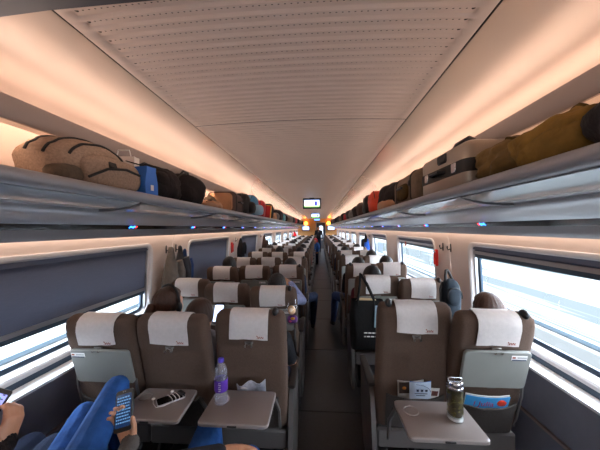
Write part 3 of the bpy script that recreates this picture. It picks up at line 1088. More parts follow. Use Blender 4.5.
def soft_case(name, label, c, size, m, m2, rot=0, side=1):
    """upright cloth case with a rounded profile, pockets and handle"""
    root = thing(name, label, 'suitcase', (c[0], c[1], SH), (0, 0, R(rot)))
    w_, d_, h_ = size
    rings = []
    o = rrect(w_, h_, .055, 5)
    for y, k in ((-d_ / 2, .90), (-d_ / 2 + .02, .985), (-d_ / 4, 1.0), (d_ / 4, 1.0), (d_ / 2 - .02, .985), (d_ / 2, .90)):
        rings.append([(x * k, y, h_ / 2 + z * k) for x, z in o])
    MB().m(m).loft(rings).build('case_body', root, ang=60)
    o2 = rrect(w_ * .7, h_ * .55, .03, 4)
    MB().m(m2).loft([[(x, -d_ / 2 - .0, h_ * .42 + z) for x, z in o2], [(x * .96, -d_ / 2 - .022, h_ * .42 + z * .94) for x, z in o2]][::-1]).build('front_pocket', root)
    for k in (-.32, .32):
        pts = [(x * 1.01, d_ * k, h_ / 2 + z * 1.01) for x, z in o]
        MB().m(M_zip).tube(pts + [pts[0]], .005, 6).build('zip', root, ang=80)
    hx = side * w_ / 2
    MB().m(M_dark).tube([(hx, -.07, h_ * .55), (hx + side * .028, -.06, h_ * .56), (hx + side * .028, .06, h_ * .56), (hx, .07, h_ * .55)], .010, 8).build('handle', root)
    return root
soft_case('soft_case', 'upright tan case with dark brown side on left rack', (-.955, 3.08), (.31, .44, .245), M_maroon, M_tan, 3)
MB().m(M_tan).loft([[(x, -.225, .1225 + z) for x, z in rrect(.27, .205, .05, 5)], [(x, -.236, .1225 + z) for x, z in rrect(.25, .185, .05, 5)]][::-1]).build('tan_face', bpy.data.objects['soft_case'])
bag('backpack', 'upright black rucksack beside the tan case on left rack', (-.90, 3.55), (.22, .36, .30), M_blk, 55, 3.4, .05, rot=10,
    zips=[arcYZ(.6, 160, 20), arcYZ(.1, 160, 20)], pocket=((.10, .0, -.04), (.08, .12, .08), M_blk))
bag('backpack', 'teal blue nylon rucksack leaning against the black rucksack on left rack', (-.89, 3.98), (.20, .30, .33), M_blue2, 57, 2.8, .08, rot=-8,
    zips=[arcYZ(.5, 150, 30)], pocket=((.11, .02, -.06), (.06, .10, .08), mat('pale_blue_nylon', '#8fb4cf', .6)))
bag('duffel_bag', 'red nylon bag standing behind the teal rucksack on left rack', (-.89, 4.55), (.20, .26, .31), M_redb, 61, 3.2, .06, zips=[arcYZ(.4, 150, 30)])
s = thing('cardboard_box', 'yellow upright box with red side on left rack', 'box', (-.92, 5.02, SH), (0, R(6), R(5)))
MB().m(M_yel).box((0, 0, .135), (.26, .16, .27), bev=.006).build('box_body', s)
MB().m(M_redb).box((.0, -.084, .135), (.25, .008, .26), bev=.003).build('red_side', s)
MB().m(M_white).box((0, .0, .272), (.05, .161, .003)).build('tape', s)
bag('backpack', 'tall black bag right behind the yellow box on left rack', (-.89, 5.36), (.20, .28, .33), M_blk2, 63, 3.0, .06, zips=[arcYZ(.4, 150, 30)])
far = [(-.95, 5.85, .28, .30, .17, M_tan, 'low tan bag behind the tall black bag on left rack'),
       (-.93, 6.25, .26, .26, .20, M_gry, 'grey felt bag next to the low tan bag on left rack'),
       (-.95, 6.8, .32, .40, .30, M_blk, 'bulky black bag further along the left rack beside grey felt bag'),
       (-.90, 7.35, .22, .26, .22, mat('aqua_nylon', '#4f9fb0', .6), 'aqua bag behind the bulky black bag on left rack'),
       (-.95, 7.9, .30, .40, .24, M_blk2, 'black cloth bag past the aqua bag on left rack'),
       (-.95, 8.6, .30, .40, .20, M_brn, 'brown bag midway along the left rack'),
       (-.93, 9.3, .30, .40, .26, M_gry, 'grey bag behind the brown one midway along the left rack'),
       (-.93, 10.2, .30, .50, .25, M_blk, 'black bag before the distant red bag on left rack'),
       (-.93, 11.2, .30, .50, .27, M_redb, 'distant red bag on left rack'),
       (-.93, 12.4, .30, .60, .27, M_blk2, 'dark bag just past the distant red bag on left rack'),
       (-.93, 14.0, .30, .70, .25, M_brn, 'distant brown bag on left rack near the far end'),
       (-.93, 16.0, .30, .70, .25, M_blk, 'farthest black bag on left rack'),
       (.90, 4.05, .22, .34, .30, M_blk, 'black rucksack behind the orange red bag on right rack'),
       (.95, 4.72, .32, .36, .27, M_maroon, 'maroon bag further along the right rack'),
       (.95, 5.25, .32, .40, .26, M_blk2, 'black cloth bag behind the maroon bag on right rack'),
       (.93, 5.9, .28, .34, .22, M_gry, 'grey felt bag on right rack behind black cloth bag'),
       (.95, 6.5, .32, .46, .26, M_blk, 'bulky black bag on right rack behind grey felt bag'),
       (.93, 7.2, .28, .40, .20, M_redb, 'dull red bag in the middle of right rack'),
       (.93, 7.9, .30, .46, .26, M_blk2, 'dark bag behind the dull red bag on right rack'),
       (.93, 8.8, .30, .50, .24, M_brn, 'brown bag midway along the right rack'),
       (.93, 9.8, .30, .60, .26, M_blk, 'black bag behind the midway brown bag on right rack'),
       (.93, 11.2, .30, .60, .26, M_blk2, 'distant black cloth bag on right rack'),
       (.93, 13.0, .30, .70, .27, M_maroon, 'distant maroon bag on right rack'),
       (.93, 15.0, .30, .80, .25, M_blk, 'farthest black bag on right rack')]
for i, (x, y, a, b_, c_, m, lab) in enumerate(far):
    bag('duffel_bag', lab, (x, y), (a, b_, c_), m, 70 + i, 3.0, .08, rot=(i * 37) % 17 - 8, zips=[arcYZ(.4, 150, 30)] if y < 9 else (), group='luggage far along the racks')
# --- right rack, from the nearest
bag('duffel_bag', 'black padded bag with carrying strap nearest on the right rack', (.95, .612), (.30, .33, .17), M_blk, 101, 2.8, .07, rot=4,
    zips=[arcYZ(-.4, 160, 20)], handle=([(-.06, -.02, .085), (-.07, .03, .135), (-.06, .10, .145), (-.03, .16, .12), (-.01, .17, .05)], .012),
    straps=[([(-.10, .10, .08), (-.06, .12, .10), (.02, .13, .10)], .03)])
bag('duffel_bag', 'puffed olive canvas duffel beside the black padded bag on right rack', (.945, .905), (.27, .27, .185), M_olive, 105, 2.4, .15, rot=6,
    zips=[arcYZ(-.2, 160, 20)], mz=M_olived, pocket=((-.06, -.02, -.02), (.08, .11, .06), M_olive))
bag('duffel_bag', 'flatter olive canvas bag with yellow cord next to silver case on right rack', (.955, 1.13), (.30, .26, .165), mat('brown_olive_canvas', '#6b5229', .85, var=.25, scale=18, bump=.9, bscale=22), 109, 2.7, .17, rot=-3,
    zips=[arcYZ(-.5, 165, 15)], mz=M_olived, handle=([(-.02, .12, .07), (-.03, .10, .10), (-.03, .04, .10), (-.02, .02, .07)], .010),
    pocket=((-.05, .06, .045), (.05, .06, .04), M_olived))
o = MB().m(mat('yellow_cord', '#d9ac1e', .6)).tube([(.0, -.16, .15), (-.02, -.12, .185), (-.01, -.06, .19), (.02, -.02, .16)], .004, 6).build('yellow_cord', bpy.data.objects['duffel_bag'] , ang=80)
cur = [o_ for o_ in bpy.data.objects if o_.get('label', '').startswith('flatter olive')][0]
o.parent = cur
M_sil = mat('champagne_hard_shell', '#a39688', .3, metal=.5, var=.05, scale=8)
hc = hard_case('hard_suitcase', 'champagne hard suitcase with wide black belt on right rack', (.955, 1.50), (.33, .50, .235), M_sil, M_dark, 2, handle_side=-1)
b = MB().m(M_zip)
b.loft([[(x, y, z) for x, y in rrect(.338, .508, .045, 5)] for z in (.085, .145)])
b.build('black_belt', hc, ang=50)
MB().m(M_dark).box((0, 0, 0), (.02, .09, .05), bev=.008).build('top_lock', hc, (-.165, -.03, .190))
MB().m(M_dark).tube([(-.10, -.2, .235), (-.10, -.16, .262), (-.10, -.05, .262), (-.10, -.01, .235)], .010, 8).build('top_handle', hc)
soft_case('soft_case', 'brown cloth case with side pocket behind the champagne suitcase', (.955, 2.12), (.33, .60, .235), M_brn, M_brn, -2, side=-1)
MB().m(M_olived).ell((0, 0, 0), (.02, .14, .06), 16, 10, fn=sup(4, 3, .02)).build('side_pocket', [o_ for o_ in bpy.data.objects if o_.get('label', '').startswith('brown cloth case')][0], (-.17, .0, .10))
MB().m(M_dark).ell((0, 0, 0), (.008, .022, .022)).build('badge', [o_ for o_ in bpy.data.objects if o_.get('label', '').startswith('brown cloth case')][0], (-.168, -.16, .15))
bag('backpack', 'black topped bag with tan base behind brown cloth case', (.945, 2.82), (.32, .62, .275), M_blk2, 121, 3.0, .07, rot=3,
    pocket=((-.03, -.02, -.085), (.15, .235, .062), M_tan), zips=[arcYZ(-.5, 160, 20)])
bag('duffel_bag', 'orange red bag standing among dark bags on right rack', (.90, 3.62), (.20, .30, .31), M_orng, 125, 2.9, .08, zips=[arcYZ(-.5, 160, 20)])

# ------------------------------------------------------------------ people
DEPS = None
def capsule(mb, p0, r0, p1, r1):
    p0, p1 = Vector(p0), Vector(p1)
    d = p1 - p0
    L = d.length
    if L < 1e-6:
        mb.ell(p0, (r0, r0, r0), 12, 8); return
    d.normalize()
    pts, rs = [], []
    for k in range(4):
        a = R(5 + 80 * k / 3)
        pts.append(p0 - d * r0 * math.cos(a)); rs.append(r0 * math.sin(a))
    for k in range(4):
        a = R(85 - 80 * k / 3)
        pts.append(p1 + d * r1 * math.cos(a)); rs.append(r1 * math.sin(a))
    mb.tube(pts, rs, 12)
def hand_prims(w, d, n, side, curl=.5, s=1.0, thumb=None):
    """palm plus five bent fingers; w wrist, d pointing direction, n palm normal (towards the held thing), side = thumb side vector"""
    w, d, n, t = Vector(w), Vector(d).normalized(), Vector(n).normalized(), Vector(side).normalized()
    P = []
    palm0, palm1 = w + d * .02 * s, w + d * .078 * s
    for k in (-.026, -.009, .009, .026):
        P.append((palm0 + t * k * .7 * s, .013 * s, palm1 + t * k * s, .0115 * s, 'skin'))
    lens = {(.026): .070, (.009): .078, (-.009): .073, (-.026): .057}
    for k, L in lens.items():
        a = palm1 + t * k * 1.12 * s
        c = a
        ang = 0
        r = .0085 * s
        for seg, fr in ((0, .45), (1, .32), (2, .23)):
            ang += curl * (.55 + .35 * seg)
            dd = d * math.cos(ang) + n * math.sin(ang)
            e = c + dd * L * fr * s
            P.append((c, r, e, r * .93, 'skin'))
            c = e; r *= .93
    a = w + d * .025 * s + t * .022 * s
    th = Vector(thumb).normalized() if thumb else (d * .7 + t * .6 + n * .35).normalized()
    b = a + th * .036 * s
    c = b + (th * .8 + d * .35 + n * .15).normalized() * .030 * s
    P.append((a, .0125 * s, b, .0105 * s, 'skin')); P.append((b, .0103 * s, c, .0085 * s, 'skin'))
    return P

def figure_prims(J, f=1.0, girth=1.0, hands=True):
    """J: joint positions; returns tapered segments (p0, r0, p1, r1, key)"""
    V3 = lambda k: Vector(J[k])
    P = []
    hip, ch, nk, hd = V3('hip'), V3('chest'), V3('neck'), V3('head')
    g = girth
    for s in (-1, 1):
        P.append((hip + Vector((s * .075, 0, 0)), .105 * g, (hip * .5 + ch * .5) + Vector((s * .06, 0, 0)), .095 * g, 'top'))
        P.append(((hip * .5 + ch * .5) + Vector((s * .06, 0, 0)), .095 * g, ch + Vector((s * .075, 0, .0)), .102 * g, 'top'))
        S = 'L' if s < 0 else 'R'
        sh, el, wr = V3('sh' + S), V3('el' + S), V3('wr' + S)
        P.append((ch + Vector((s * .075, 0, .02)), .095 * g, sh + Vector((-s * .02, 0, -.01)), .066 * g, 'top'))
        P.append((nk, .05, sh, .055, 'top'))
        P.append((sh, .058 * g, el, .046 * g, 'top'))
        P.append((el, .046 * g, wr, .033, J.get('fore', 'top')))
        th, kn, an, to = V3('th' + S), V3('kn' + S), V3('an' + S), V3('to' + S)
        P.append((hip + Vector((s * .08, 0, -.01)), .10 * g, th, .092 * g, 'legs'))
        P.append((th, .092 * g, kn, .064 * g, 'legs'))
        P.append((kn, .062 * g, kn * .55 + an * .45 + (kn - an).cross(Vector((1, 0, 0))).normalized() * .012, .058 * g, 'legs'))
        P.append((kn * .55 + an * .45, .056 * g, an, .042, 'legs'))
        P.append((an + Vector((0, -.02, -.045)), .036, an * .4 + to * .6, .036, 'shoe'))
        P.append((an * .4 + to * .6, .036, to, .028, 'shoe'))
        if hands:
            hn = J.get('hand' + S)
            if hn:
                P += hand_prims(wr, *hn)
            else:
                d = (wr - el).normalized()
                d = (d + Vector((0, .25, -.35))).normalized()
                n = Vector((0, 0, -1)); n = (n - d * n.dot(d)).normalized()
                t = d.cross(n) * (-s)
                if t.x * s > 0: t = -t
                P += hand_prims(wr, d, n, t, .35)
    P.append((nk + Vector((0, -.0, -.03)), .050, hd + Vector((0, -.015, -.06)), .048, 'skin'))
    return P
def head_prims(hd, yaw=0, pit=0):
    M = Matrix.Rotation(R(yaw), 3, 'Z') @ Matrix.Rotation(R(pit), 3, 'X')
    T = lambda x, y, z: Vector(hd) + M @ Vector((x, y, z))
    P = [(T(0, -.018, .025), .083, T(0, .020, .022), .078, 'skin'),
         (T(0, .02, .03), .072, T(0, .045, -.045), .050, 'skin'),
         (T(-.02, .050, -.072), .030, T(.02, .050, -.072), .030, 'skin'),
         (T(0, .092, .005), .009, T(0, .110, -.028), .014, 'skin'),
         (T(-.018, .088, -.062), .0075, T(.018, .088, -.062), .0075, 'lip')]
    for s in (-1, 1):
        P.append((T(s * .080, .0, .012), .014, T(s * .078, -.004, -.018), .010, 'skin'))
        P.append((T(s * .032, .083, .014), .0125, T(s * .034, .083, .014), .0125, 'eye'))
        P.append((T(s * .018, .092, .034), .006, T(s * .046, .086, .036), .006, 'hair'))
        P.append((T(s * .040, .062, -.015), .026, T(s * .03, .06, -.05), .026, 'skin'))
    return P
def remeshed(prims, mats, voxel, smooth=4, name='body'):
    mb = MB()
    for p0, r0, p1, r1, k in prims:
        capsule(mb, p0, r0, p1, r1)
    me = bpy.data.meshes.new('tmp')
    me.from_pydata(mb.v, [], mb.f)
    ob = bpy.data.objects.new('tmp', me)
    COL.objects.link(ob)
    md = ob.modifiers.new('r', 'REMESH'); md.mode = 'VOXEL'; md.voxel_size = voxel
    md = ob.modifiers.new('s', 'SMOOTH'); md.iterations = smooth; md.factor = .5
    dg = bpy.context.evaluated_depsgraph_get()
    m2 = bpy.data.meshes.new_from_object(ob.evaluated_get(dg))
    bpy.data.objects.remove(ob); bpy.data.meshes.remove(me)
    m2.name = name
    n = len(m2.polygons)
    C = np.empty(n * 3, np.float32); m2.polygons.foreach_get('center', C); C = C.reshape(-1, 3)
    best = np.full(n, 1e9, np.float32); idx = np.zeros(n, np.int32)
    keys = list(mats.keys())
    m2.materials.clear()
    for k in keys:
        m2.materials.append(mats[k])
    for p0, r0, p1, r1, k in prims:
        a = np.array(p0, np.float32); b = np.array(p1, np.float32); ab = b - a
        L2 = max(float(ab @ ab), 1e-9)
        t = np.clip(((C - a) @ ab) / L2, 0, 1)
        d = np.linalg.norm(C - a - t[:, None] * ab, axis=1) - (r0 + (r1 - r0) * t)
        w_ = d < best
        best[w_] = d[w_]; idx[w_] = keys.index(k)
    m2.polygons.foreach_set('material_index', idx)
    m2.polygons.foreach_set('use_smooth', [True] * n)
    m2.update()
    return m2
M_hairb = mat('black_hair', '#171213', .45, var=.3, scale=60, stretch=(6, 6, 1), bump=.5, bscale=90, spec=.4)
M_hairbr = mat('dark_brown_hair', '#3b251b', .42, var=.4, scale=50, stretch=(6, 6, 1), bump=.5, bscale=90, spec=.45)
M_hairch = mat('chestnut_hair', '#43281c', .42, var=.6, scale=50, stretch=(6, 6, 1), bump=.5, bscale=90, spec=.45)
M_eye = mat('eye', '#1c1412', .2)
M_lip = mat('lip', '#a05a50', .5)
M_jean = mat('blue_denim', '#2a5596', .85, var=.28, scale=14, bump=.8, bscale=22, spec=.2)
M_jeand = mat('dark_denim', '#222c44', .85, var=.2, scale=14, bump=.4, bscale=240, spec=.2)
M_shoe = mat('black_shoe', '#1a1819', .5)
def cloth(name, col):
    return mat(name, col, .9, var=.12, scale=12, bump=.4, bscale=90, spec=.15)
def hair_mesh(hd, style, m, yaw=0, pit=0):
    M = Matrix.Rotation(R(yaw), 3, 'Z') @ Matrix.Rotation(R(pit), 3, 'X')
    mb = MB().m(m)
    low = {'short': -.30, 'bob': -.75, 'long': -.9, 'pony': -.35, 'bun': -.35}[style]
    def fn(d):
        s = 1.0
        if d.y > .25 and d.z < .55:
            s = .90 - .10 * min(1, (d.y - .25) * 3) * min(1, (.55 - d.z) * 3)
        if d.z < low:
            s *= max(.72, 1 - (low - d.z) * .9)
        a = math.atan2(d.x, d.y)
        return s * (1 + (.014 * math.sin(22 * a) + .010 * math.sin(37 * a + 3 * d.z)) * min(1, 2.2 * (1 - abs(d.z))))
    zz = .118 if style in ('short', 'pony', 'bun') else .125
    mb.ell(Vector(hd) + M @ Vector((0, -.008, .022)), (.094,   .114, zz), 72, 20, M=M, fn=fn)
    T = lambda x, y, z: Vector(hd) + M @ Vector((x, y, z))
    out = [('hair', mb)]
    if style == 'pony':
        b = MB().m(m)
        b.tube([T(-.01, -.09, .03), T(-.02, -.125, .02), T(-.03, -.145, -.04), T(-.03, -.135, -.12), T(-.02, -.12, -.19)], [.018, .030, .036, .030, .010], 10)
        out.append(('ponytail', b))
    if style == 'bun':
        b = MB().m(m)
        b.ell(T(0, -.10, .075), (.045, .045, .042), 14, 8)
        out.append(('hair_bun', b))
    if style == 'long':
        b = MB().m(m)
        rings = []
        for z, w_, d_, y in ((.03, .088, .075, -.035), (-.06, .092, .065, -.05), (-.13, .090, .045, -.06), (-.20, .080, .03, -.065), (-.25, .06, .02, -.065)):
            rings.append([T(w_ * math.cos(2 * math.pi * k / 20) * (1 + .03 * math.sin(k * 3.3)), y + d_ * math.sin(2 * math.pi * k / 20), z) for k in range(20)])
        b.loft(rings)
        out.append(('long_hair', b))
    return out
def base_joints(s=1.0, slouch=0.0, headx=0, heady=0, dx=0):
    J = dict(hip=(0, .26, .545), chest=(0, .205, .83), neck=(0, .19, .985), head=(headx, .225 + heady, 1.085),
             shL=(-.165, .20, .945), shR=(.165, .20, .945), elL=(-.185, .33, .72), elR=(.185, .33, .72),
             wrL=(-.10, .52, .665), wrR=(.10, .52, .665), thL=(-.09, .40, .545), thR=(.09, .40, .545),
             knL=(-.10, .655, .545), knR=(.10, .655, .545), anL=(-.10, .62, .125), anR=(.10, .62, .125),
             toL=(-.105, .77, .028), toR=(.105, .77, .028))
    for k in ('chest', 'neck', 'head', 'shL', 'shR', 'elL', 'elR'):
        x, y, z = J[k]
        J[k] = (x, y + slouch * (z - .545), .545 + (z - .545) * s)
    return J
def person(label, loc, J, colors, style, hair_m, voxel=.014, yaw=0, pit=0, girth=1.0, group=None, rotz=0, smooth=4, extra=()):
    root = thing('person', label, 'person', loc, (0, 0, rotz), group)
    mats = dict(skin=colors.get('skin', M_skin), top=colors['top'], legs=colors['legs'], shoe=colors.get('shoe', M_shoe), eye=M_eye, lip=M_lip, hair=hair_m)
    for e in extra:
        mats[e[4]] = e[5]
    P = figure_prims(J, girth=girth) + head_prims(J['head'], yaw, pit) + [e[:5] for e in extra]
    me = remeshed(P, mats, voxel, smooth)
    put('body', me, root)
    for nm, b in hair_mesh(J['head'], style, hair_m, yaw, pit):
        b.build(nm, root, ang=80)
    return root
SKIN2 = mat('light_skin', '#d3a184', .5, var=.05, scale=30)
def sloc(side, r, j):
    o = SEATS[side, r, j].location
    return (o.x, o.y, 0)

# nearest row: three passengers whose hands and legs reach into the picture
T_ = lambda w_, o: tuple(Vector(w_) - Vector(o))
oA = sloc('L', 0, 0)
J = base_joints(.93, -.55)
wA = (-1.008, .90, .842)
J.update(elR=T_((-.985, .68, .70), oA), wrR=T_(wA, oA), knR=T_((-1.19, 1.24, .54), oA), anR=T_((-1.19, 1.20, .125), oA), toR=T_((-1.19, 1.36, .028), oA),
         knL=T_((-1.31, 1.24, .54), oA), anL=T_((-1.31, 1.20, .125), oA), toL=T_((-1.31, 1.36, .028), oA),
         elL=T_((-1.34, .70, .74), oA), wrL=T_((-1.30, .88, .80), oA),
         handR=((-.12, .42, .9), (-.92, .05, -.12), (.05, -.9, .42), .75, 1.05, (-.25, -.35, .9)), handL=((.2, .8, .4), (.8, .2, .1), (.2, -.3, .9), .45))
pA = person('passenger nearest the window holding a tablet, dark furry sleeve', oA, J, dict(top=mat('dark_fur_sleeve', '#241f20', .95, var=.4, scale=70, bump=.9, bscale=120, spec=.2), legs=M_jeand, skin=M_skin), 'bob', M_hairb, .0055, smooth=3)
oB = sloc('L', 0, 1)
J = base_joints(.93, -.55)
wB = (-.596, .985, .797)
J.update(elR=T_((-.535, .74, .70), oB), wrR=T_(wB, oB), handR=((-.55, .35, .75), (-.1, -.85, .45), (.80, .25, .5), .55, 1.0, (.12, -.15, .95)),
         elL=T_((-.93, .50, .70), oB), wrL=T_((-.82, .72, .70), oB),
         thR=T_((-.83, .96, .63), oB), knR=T_((-.925, 1.33, .795), oB), anR=T_((-.95, 1.38, .38), oB), toR=T_((-.97, 1.50, .27), oB),
         thL=T_((-.95, .95, .56), oB), knL=T_((-1.10, 1.33, .65), oB), anL=T_((-.98, 1.34, .125), oB), toL=T_((-.98, 1.49, .028), oB))
M_gsleeve = cloth('grey_knit_sleeve', '#55504d')
pB = person('passenger in blue jeans with legs crossed, looking at a phone', oB, J, dict(top=M_gsleeve, legs=M_jean), 'long', M_hairb, .0042, smooth=2, girth=.92)
oC = sloc('L', 0, 2)
J = base_joints(.93, -.55)
J.update(elL=T_((-.52, .98, .705), oC), wrL=T_((-.275, 1.05, .722), oC), shL=T_((-.44, .56, .90), oC), handL=((.95, .1, -.02), (0, -.1, -1), (.1, .9, .1), .25, 1.05),
         thL=T_((-.38, 1.0, .55), oC), knL=T_((-.43, 1.33, .595), oC), anL=T_((-.40, 1.36, .125), oC), toL=T_((-.40, 1.51, .028), oC),
         knR=T_((-.20, 1.24, .53), oC), anR=T_((-.20, 1.26, .125), oC), toR=T_((-.20, 1.41, .028), oC))
pC = person('passenger in jeans under the right tray table, dark sleeved arm across lap', oC, J, dict(top=cloth('charcoal_sleeve', '#2c2d31'), legs=M_jean), 'short', M_hairb, .0055, smooth=3)

# tablet and phone
def plate(name, label, cat, loc, M, w_, h_, t_, screen, frame=M_dark, extra=None):
    root = thing(name, label, cat, loc)
    root.rotation_euler = M.to_euler()
    o = rrect(w_, h_, .010, 4); 
    b = MB().m(frame)
    b.loft([[(x * .97, y * .98, -t_ / 2) for x, y in o], [(x, y, -t_ / 2 + .001) for x, y in o], [(x, y, t_ / 2 - .001) for x, y in o], [(x * .98, y * .985, t_ / 2) for x, y in o]])
    b.build('casing', root)
    b = MB().m(screen)
    i = rrect(w_ - .010, h_ - (.03 if w_ < .1 else .03), .004, 3)
    b.loft([[(x, y, t_ / 2 - .0005) for x, y in i], [(x, y, t_ / 2 + .0008) for x, y in i]])
    b.build('screen', root)
    if extra:
        extra(root, t_ / 2 + .0012)
    return root
def frame_from(xd, yd):
    x = Vector(xd).normalized(); y = Vector(yd); y = (y - x * y.dot(x)).normalized(); z = x.cross(y)
    return Matrix((x, y, z)).transposed()
M_tscr = mat('tablet_screen_lit', '#30304a', .2, emit='#8f93e6', est=.75)
def tab_extra(root, z):
    MB().m(mat('green_icon', '#103018', .4, emit='#2f9a5a', est=.8)).box((.045, .085, z), (.022, .014, .001)).build('screen_icon', root)
    for k in range(3):
        MB().m(mat('dark_text', '#303050', .5)).box((.063, .10 - .014 * k, z), (.012, .004, .001)).build('screen_line', root)
plate('tablet', 'tablet with bright lilac screen held at the left edge', 'tablet', (-1.178, .925, .895), frame_from((.97, -.10, -.10), (.05, .55, .83)), .165, .235, .008, M_tscr, extra=tab_extra)
M_pscr = mat('phone_screen_dark', '#101a2c', .2, emit='#1b3a66', est=.25)
M_ptext = mat('phone_text_lit', '#203850', .4, emit='#6fa3d8', est=.3)
def ph_extra(root, z):
    rr = random.Random(5)
    b = MB().m(M_ptext)
    for k in range(9):
        x = -.026
        while x < .024:
            l = rr.uniform(.003, .009)
            b.box((x + l / 2, .044 - .0105 * k, z), (l, .0045, .0006))
            x += l + .0025
    o = b.build('screen_text', root); o['kind'] = 'stuff'
    MB().m(M_chrome).box((0, .066, z - .0005), (.016, .002, .001)).build('earpiece', root)
plate('phone', 'black phone with lines of text held over the blue jeans', 'phone', (-.640, 1.012, .905), frame_from((.93, .10, .25), (.30, .45, .85)), .070, .142, .009, M_pscr, frame=mat('phone_edge', '#3a3836', .3, metal=.6), extra=ph_extra)

# row occupants
TOPS = [cloth('top_black', '#222226'), cloth('top_grey', '#6f6d70'), cloth('top_navy', '#28324a'), cloth('top_white', '#b9b8bb'), cloth('top_olive', '#4c4a36'), cloth('top_wine', '#5a2a30')]
pp = person('woman with brown ponytail and headphones in nearest left window seat', sloc('L', 1, 0), (lambda J: (J.update(head=(.185, .27, 1.068), neck=(.10, .235, .985), shL=(-.09, .22, .94), shR=(.21, .22, .93), chest=(.05, .22, .83), elL=(-.16, .36, .72), elR=(.20, .38, .72), wrL=(-.06, .54, .665), wrR=(.10, .56, .665)), J)[1])(base_joints(1.0)),
            dict(top=TOPS[0], legs=M_jeand, skin=SKIN2), 'pony', M_hairch, .010, yaw=-18)
b = MB().m(M_dark)
hd = Vector((.185, .27, 1.068)); Mh = Matrix.Rotation(R(-18), 3, 'Z')
b.tube([hd + Mh @ Vector((.100 * math.cos(R(a)), .0, .022 + .128 * math.sin(R(a)))) for a in range(-5, 186, 12)], .009, 8)
b.build('headphones', pp)
for s in (-1, 1):
    MB().m(M_dark).ell(hd + Mh @ Vector((s * .098, 0, -.005)), (.016, .034, .038)).build('earcup', pp)
person('person with smooth dark hair in the nearest left middle seat', sloc('L', 1, 1), (lambda J: (J.update(head=(.025, .21, 1.0), neck=(.015, .185, .91), shR=(.12, .20, .86), wrR=(.09, .42, .80), elR=(.14, .32, .70), handR=((.15, .7, .5), (-.2, .4, -.8), (.2, -.2, .9), .5)), J)[1])(base_joints(.97)),
       dict(top=TOPS[1], legs=M_jeand), 'short', M_hairbr, .010)
ph = sloc('L', 1, 1)
plate('phone', 'glowing pale blue phone seen between the two nearest left seats', 'phone', (-.622, 1.96, .985), frame_from((1, 0, 0), (0, .45, .9)), .075, .15, .009, mat('pale_lit_screen', '#203050', .3, emit='#bcd6ff', est=1.3))
person('person slumped in the nearest left aisle seat, bare elbow on the armrest', sloc('L', 1, 2), (lambda J: (J.update(head=(0, .37, .89), neck=(0, .28, .83), elR=(.205, .30, .685), wrR=(.16, .50, .70), fore='skin'), J)[1])(base_joints(.82)),
       dict(top=TOPS[0], legs=M_jeand, skin=M_skin), 'short', M_hairb, .012)
J = base_joints(1.0)
J.update(head=(-.03, .27, 1.015), neck=(-.02, .22, .93), shR=(.165, .21, .90), elR=(.23, .36, .84), wrR=(.11, .36, 1.02), handR=((-.85, .0, .3), (-.3, -.6, 0), (0, .4, .8), .4))
person('black haired person in pale blue striped shirt, elbow raised beside plastic bag', sloc('L', 2, 2), J,
       dict(top=mat('pale_blue_shirt', '#8e97bd', .85, var=.25, scale=30, stretch=(1, 8, 1), bump=.4, bscale=60), legs=M_jeand), 'short', M_hairb, .012)
# legs stretched into the aisle
J = base_joints(.97)
J.update(thL=(-.15, .42, .545), knL=(-.30, .66, .55), anL=(-.33, .76, .125), toL=(-.36, .92, .028))
person('passenger with blue jeans knee and black shoe out in the aisle, right side', sloc('R', 3, 0), J, dict(top=TOPS[0], legs=mat('mid_denim', '#26406e', .85, var=.28, scale=14, bump=.8, bscale=22)), 'short', M_hairb, .012)
J = base_joints(.95)
J.update(thR=(.14, .42, .545), knR=(.325, .66, .55), anR=(.30, .68, .125), toR=(.31, .83, .028))
person('passenger with dark jeans knee in the aisle, left side third row', sloc('L', 3, 2), J, dict(top=TOPS[2], legs=M_jeand), 'short', M_hairb, .012)
person('brown haired person behind the nearest right window seat', sloc('R', 1, 1), base_joints(.905, 0, .20, .02), dict(top=TOPS[1], legs=M_jeand, skin=SKIN2), 'bob', M_hairch, .010)
# prototypes for the other rows
protos = [person('black haired passenger in dark top, left middle seat of the fifth row', sloc('L', 5, 1), base_joints(1.0), dict(top=TOPS[0], legs=M_jeand), 'short', M_hairb, .015, group='seated passengers'),
          person('dark haired passenger in left window seat of the third row', sloc('L', 3, 0), base_joints(.98, 0, -.02), dict(top=TOPS[1], legs=M_jeand, skin=SKIN2), 'bob', M_hairb, .015, group='seated passengers'),
          person('passenger with a hair bun, left window seat of the sixth row', sloc('L', 6, 0), base_joints(.99, 0, .03), dict(top=TOPS[2], legs=M_jeand), 'bun', M_hairbr, .015, group='seated passengers')]
occ = [('L', 5, 2, 0), ('L', 6, 2, 0), ('L', 7, 0, 1), ('L', 8, 1, 0), ('L', 8, 2, 0), ('L', 9, 1, 1), ('L', 10, 0, 0), ('L', 10, 2, 1), ('L', 11, 1, 0),
       ('L', 12, 2, 0), ('L', 13, 0, 1), ('L', 14, 1, 0), ('L', 15, 2, 0),
       ('R', 2, 0, 0), ('R', 3, 1, 0), ('R', 4, 1, 1), ('R', 5, 0, 0), ('R', 6, 1, 0), ('R', 6, 0, 1), ('R', 8, 0, 0), ('R', 8, 1, 2), ('R', 9, 0, 0), ('R', 10, 1, 0), ('R', 11, 0, 1),
       ('R', 12, 0, 0), ('R', 13, 1, 2), ('R', 14, 0, 0), ('R', 15, 1, 0)]
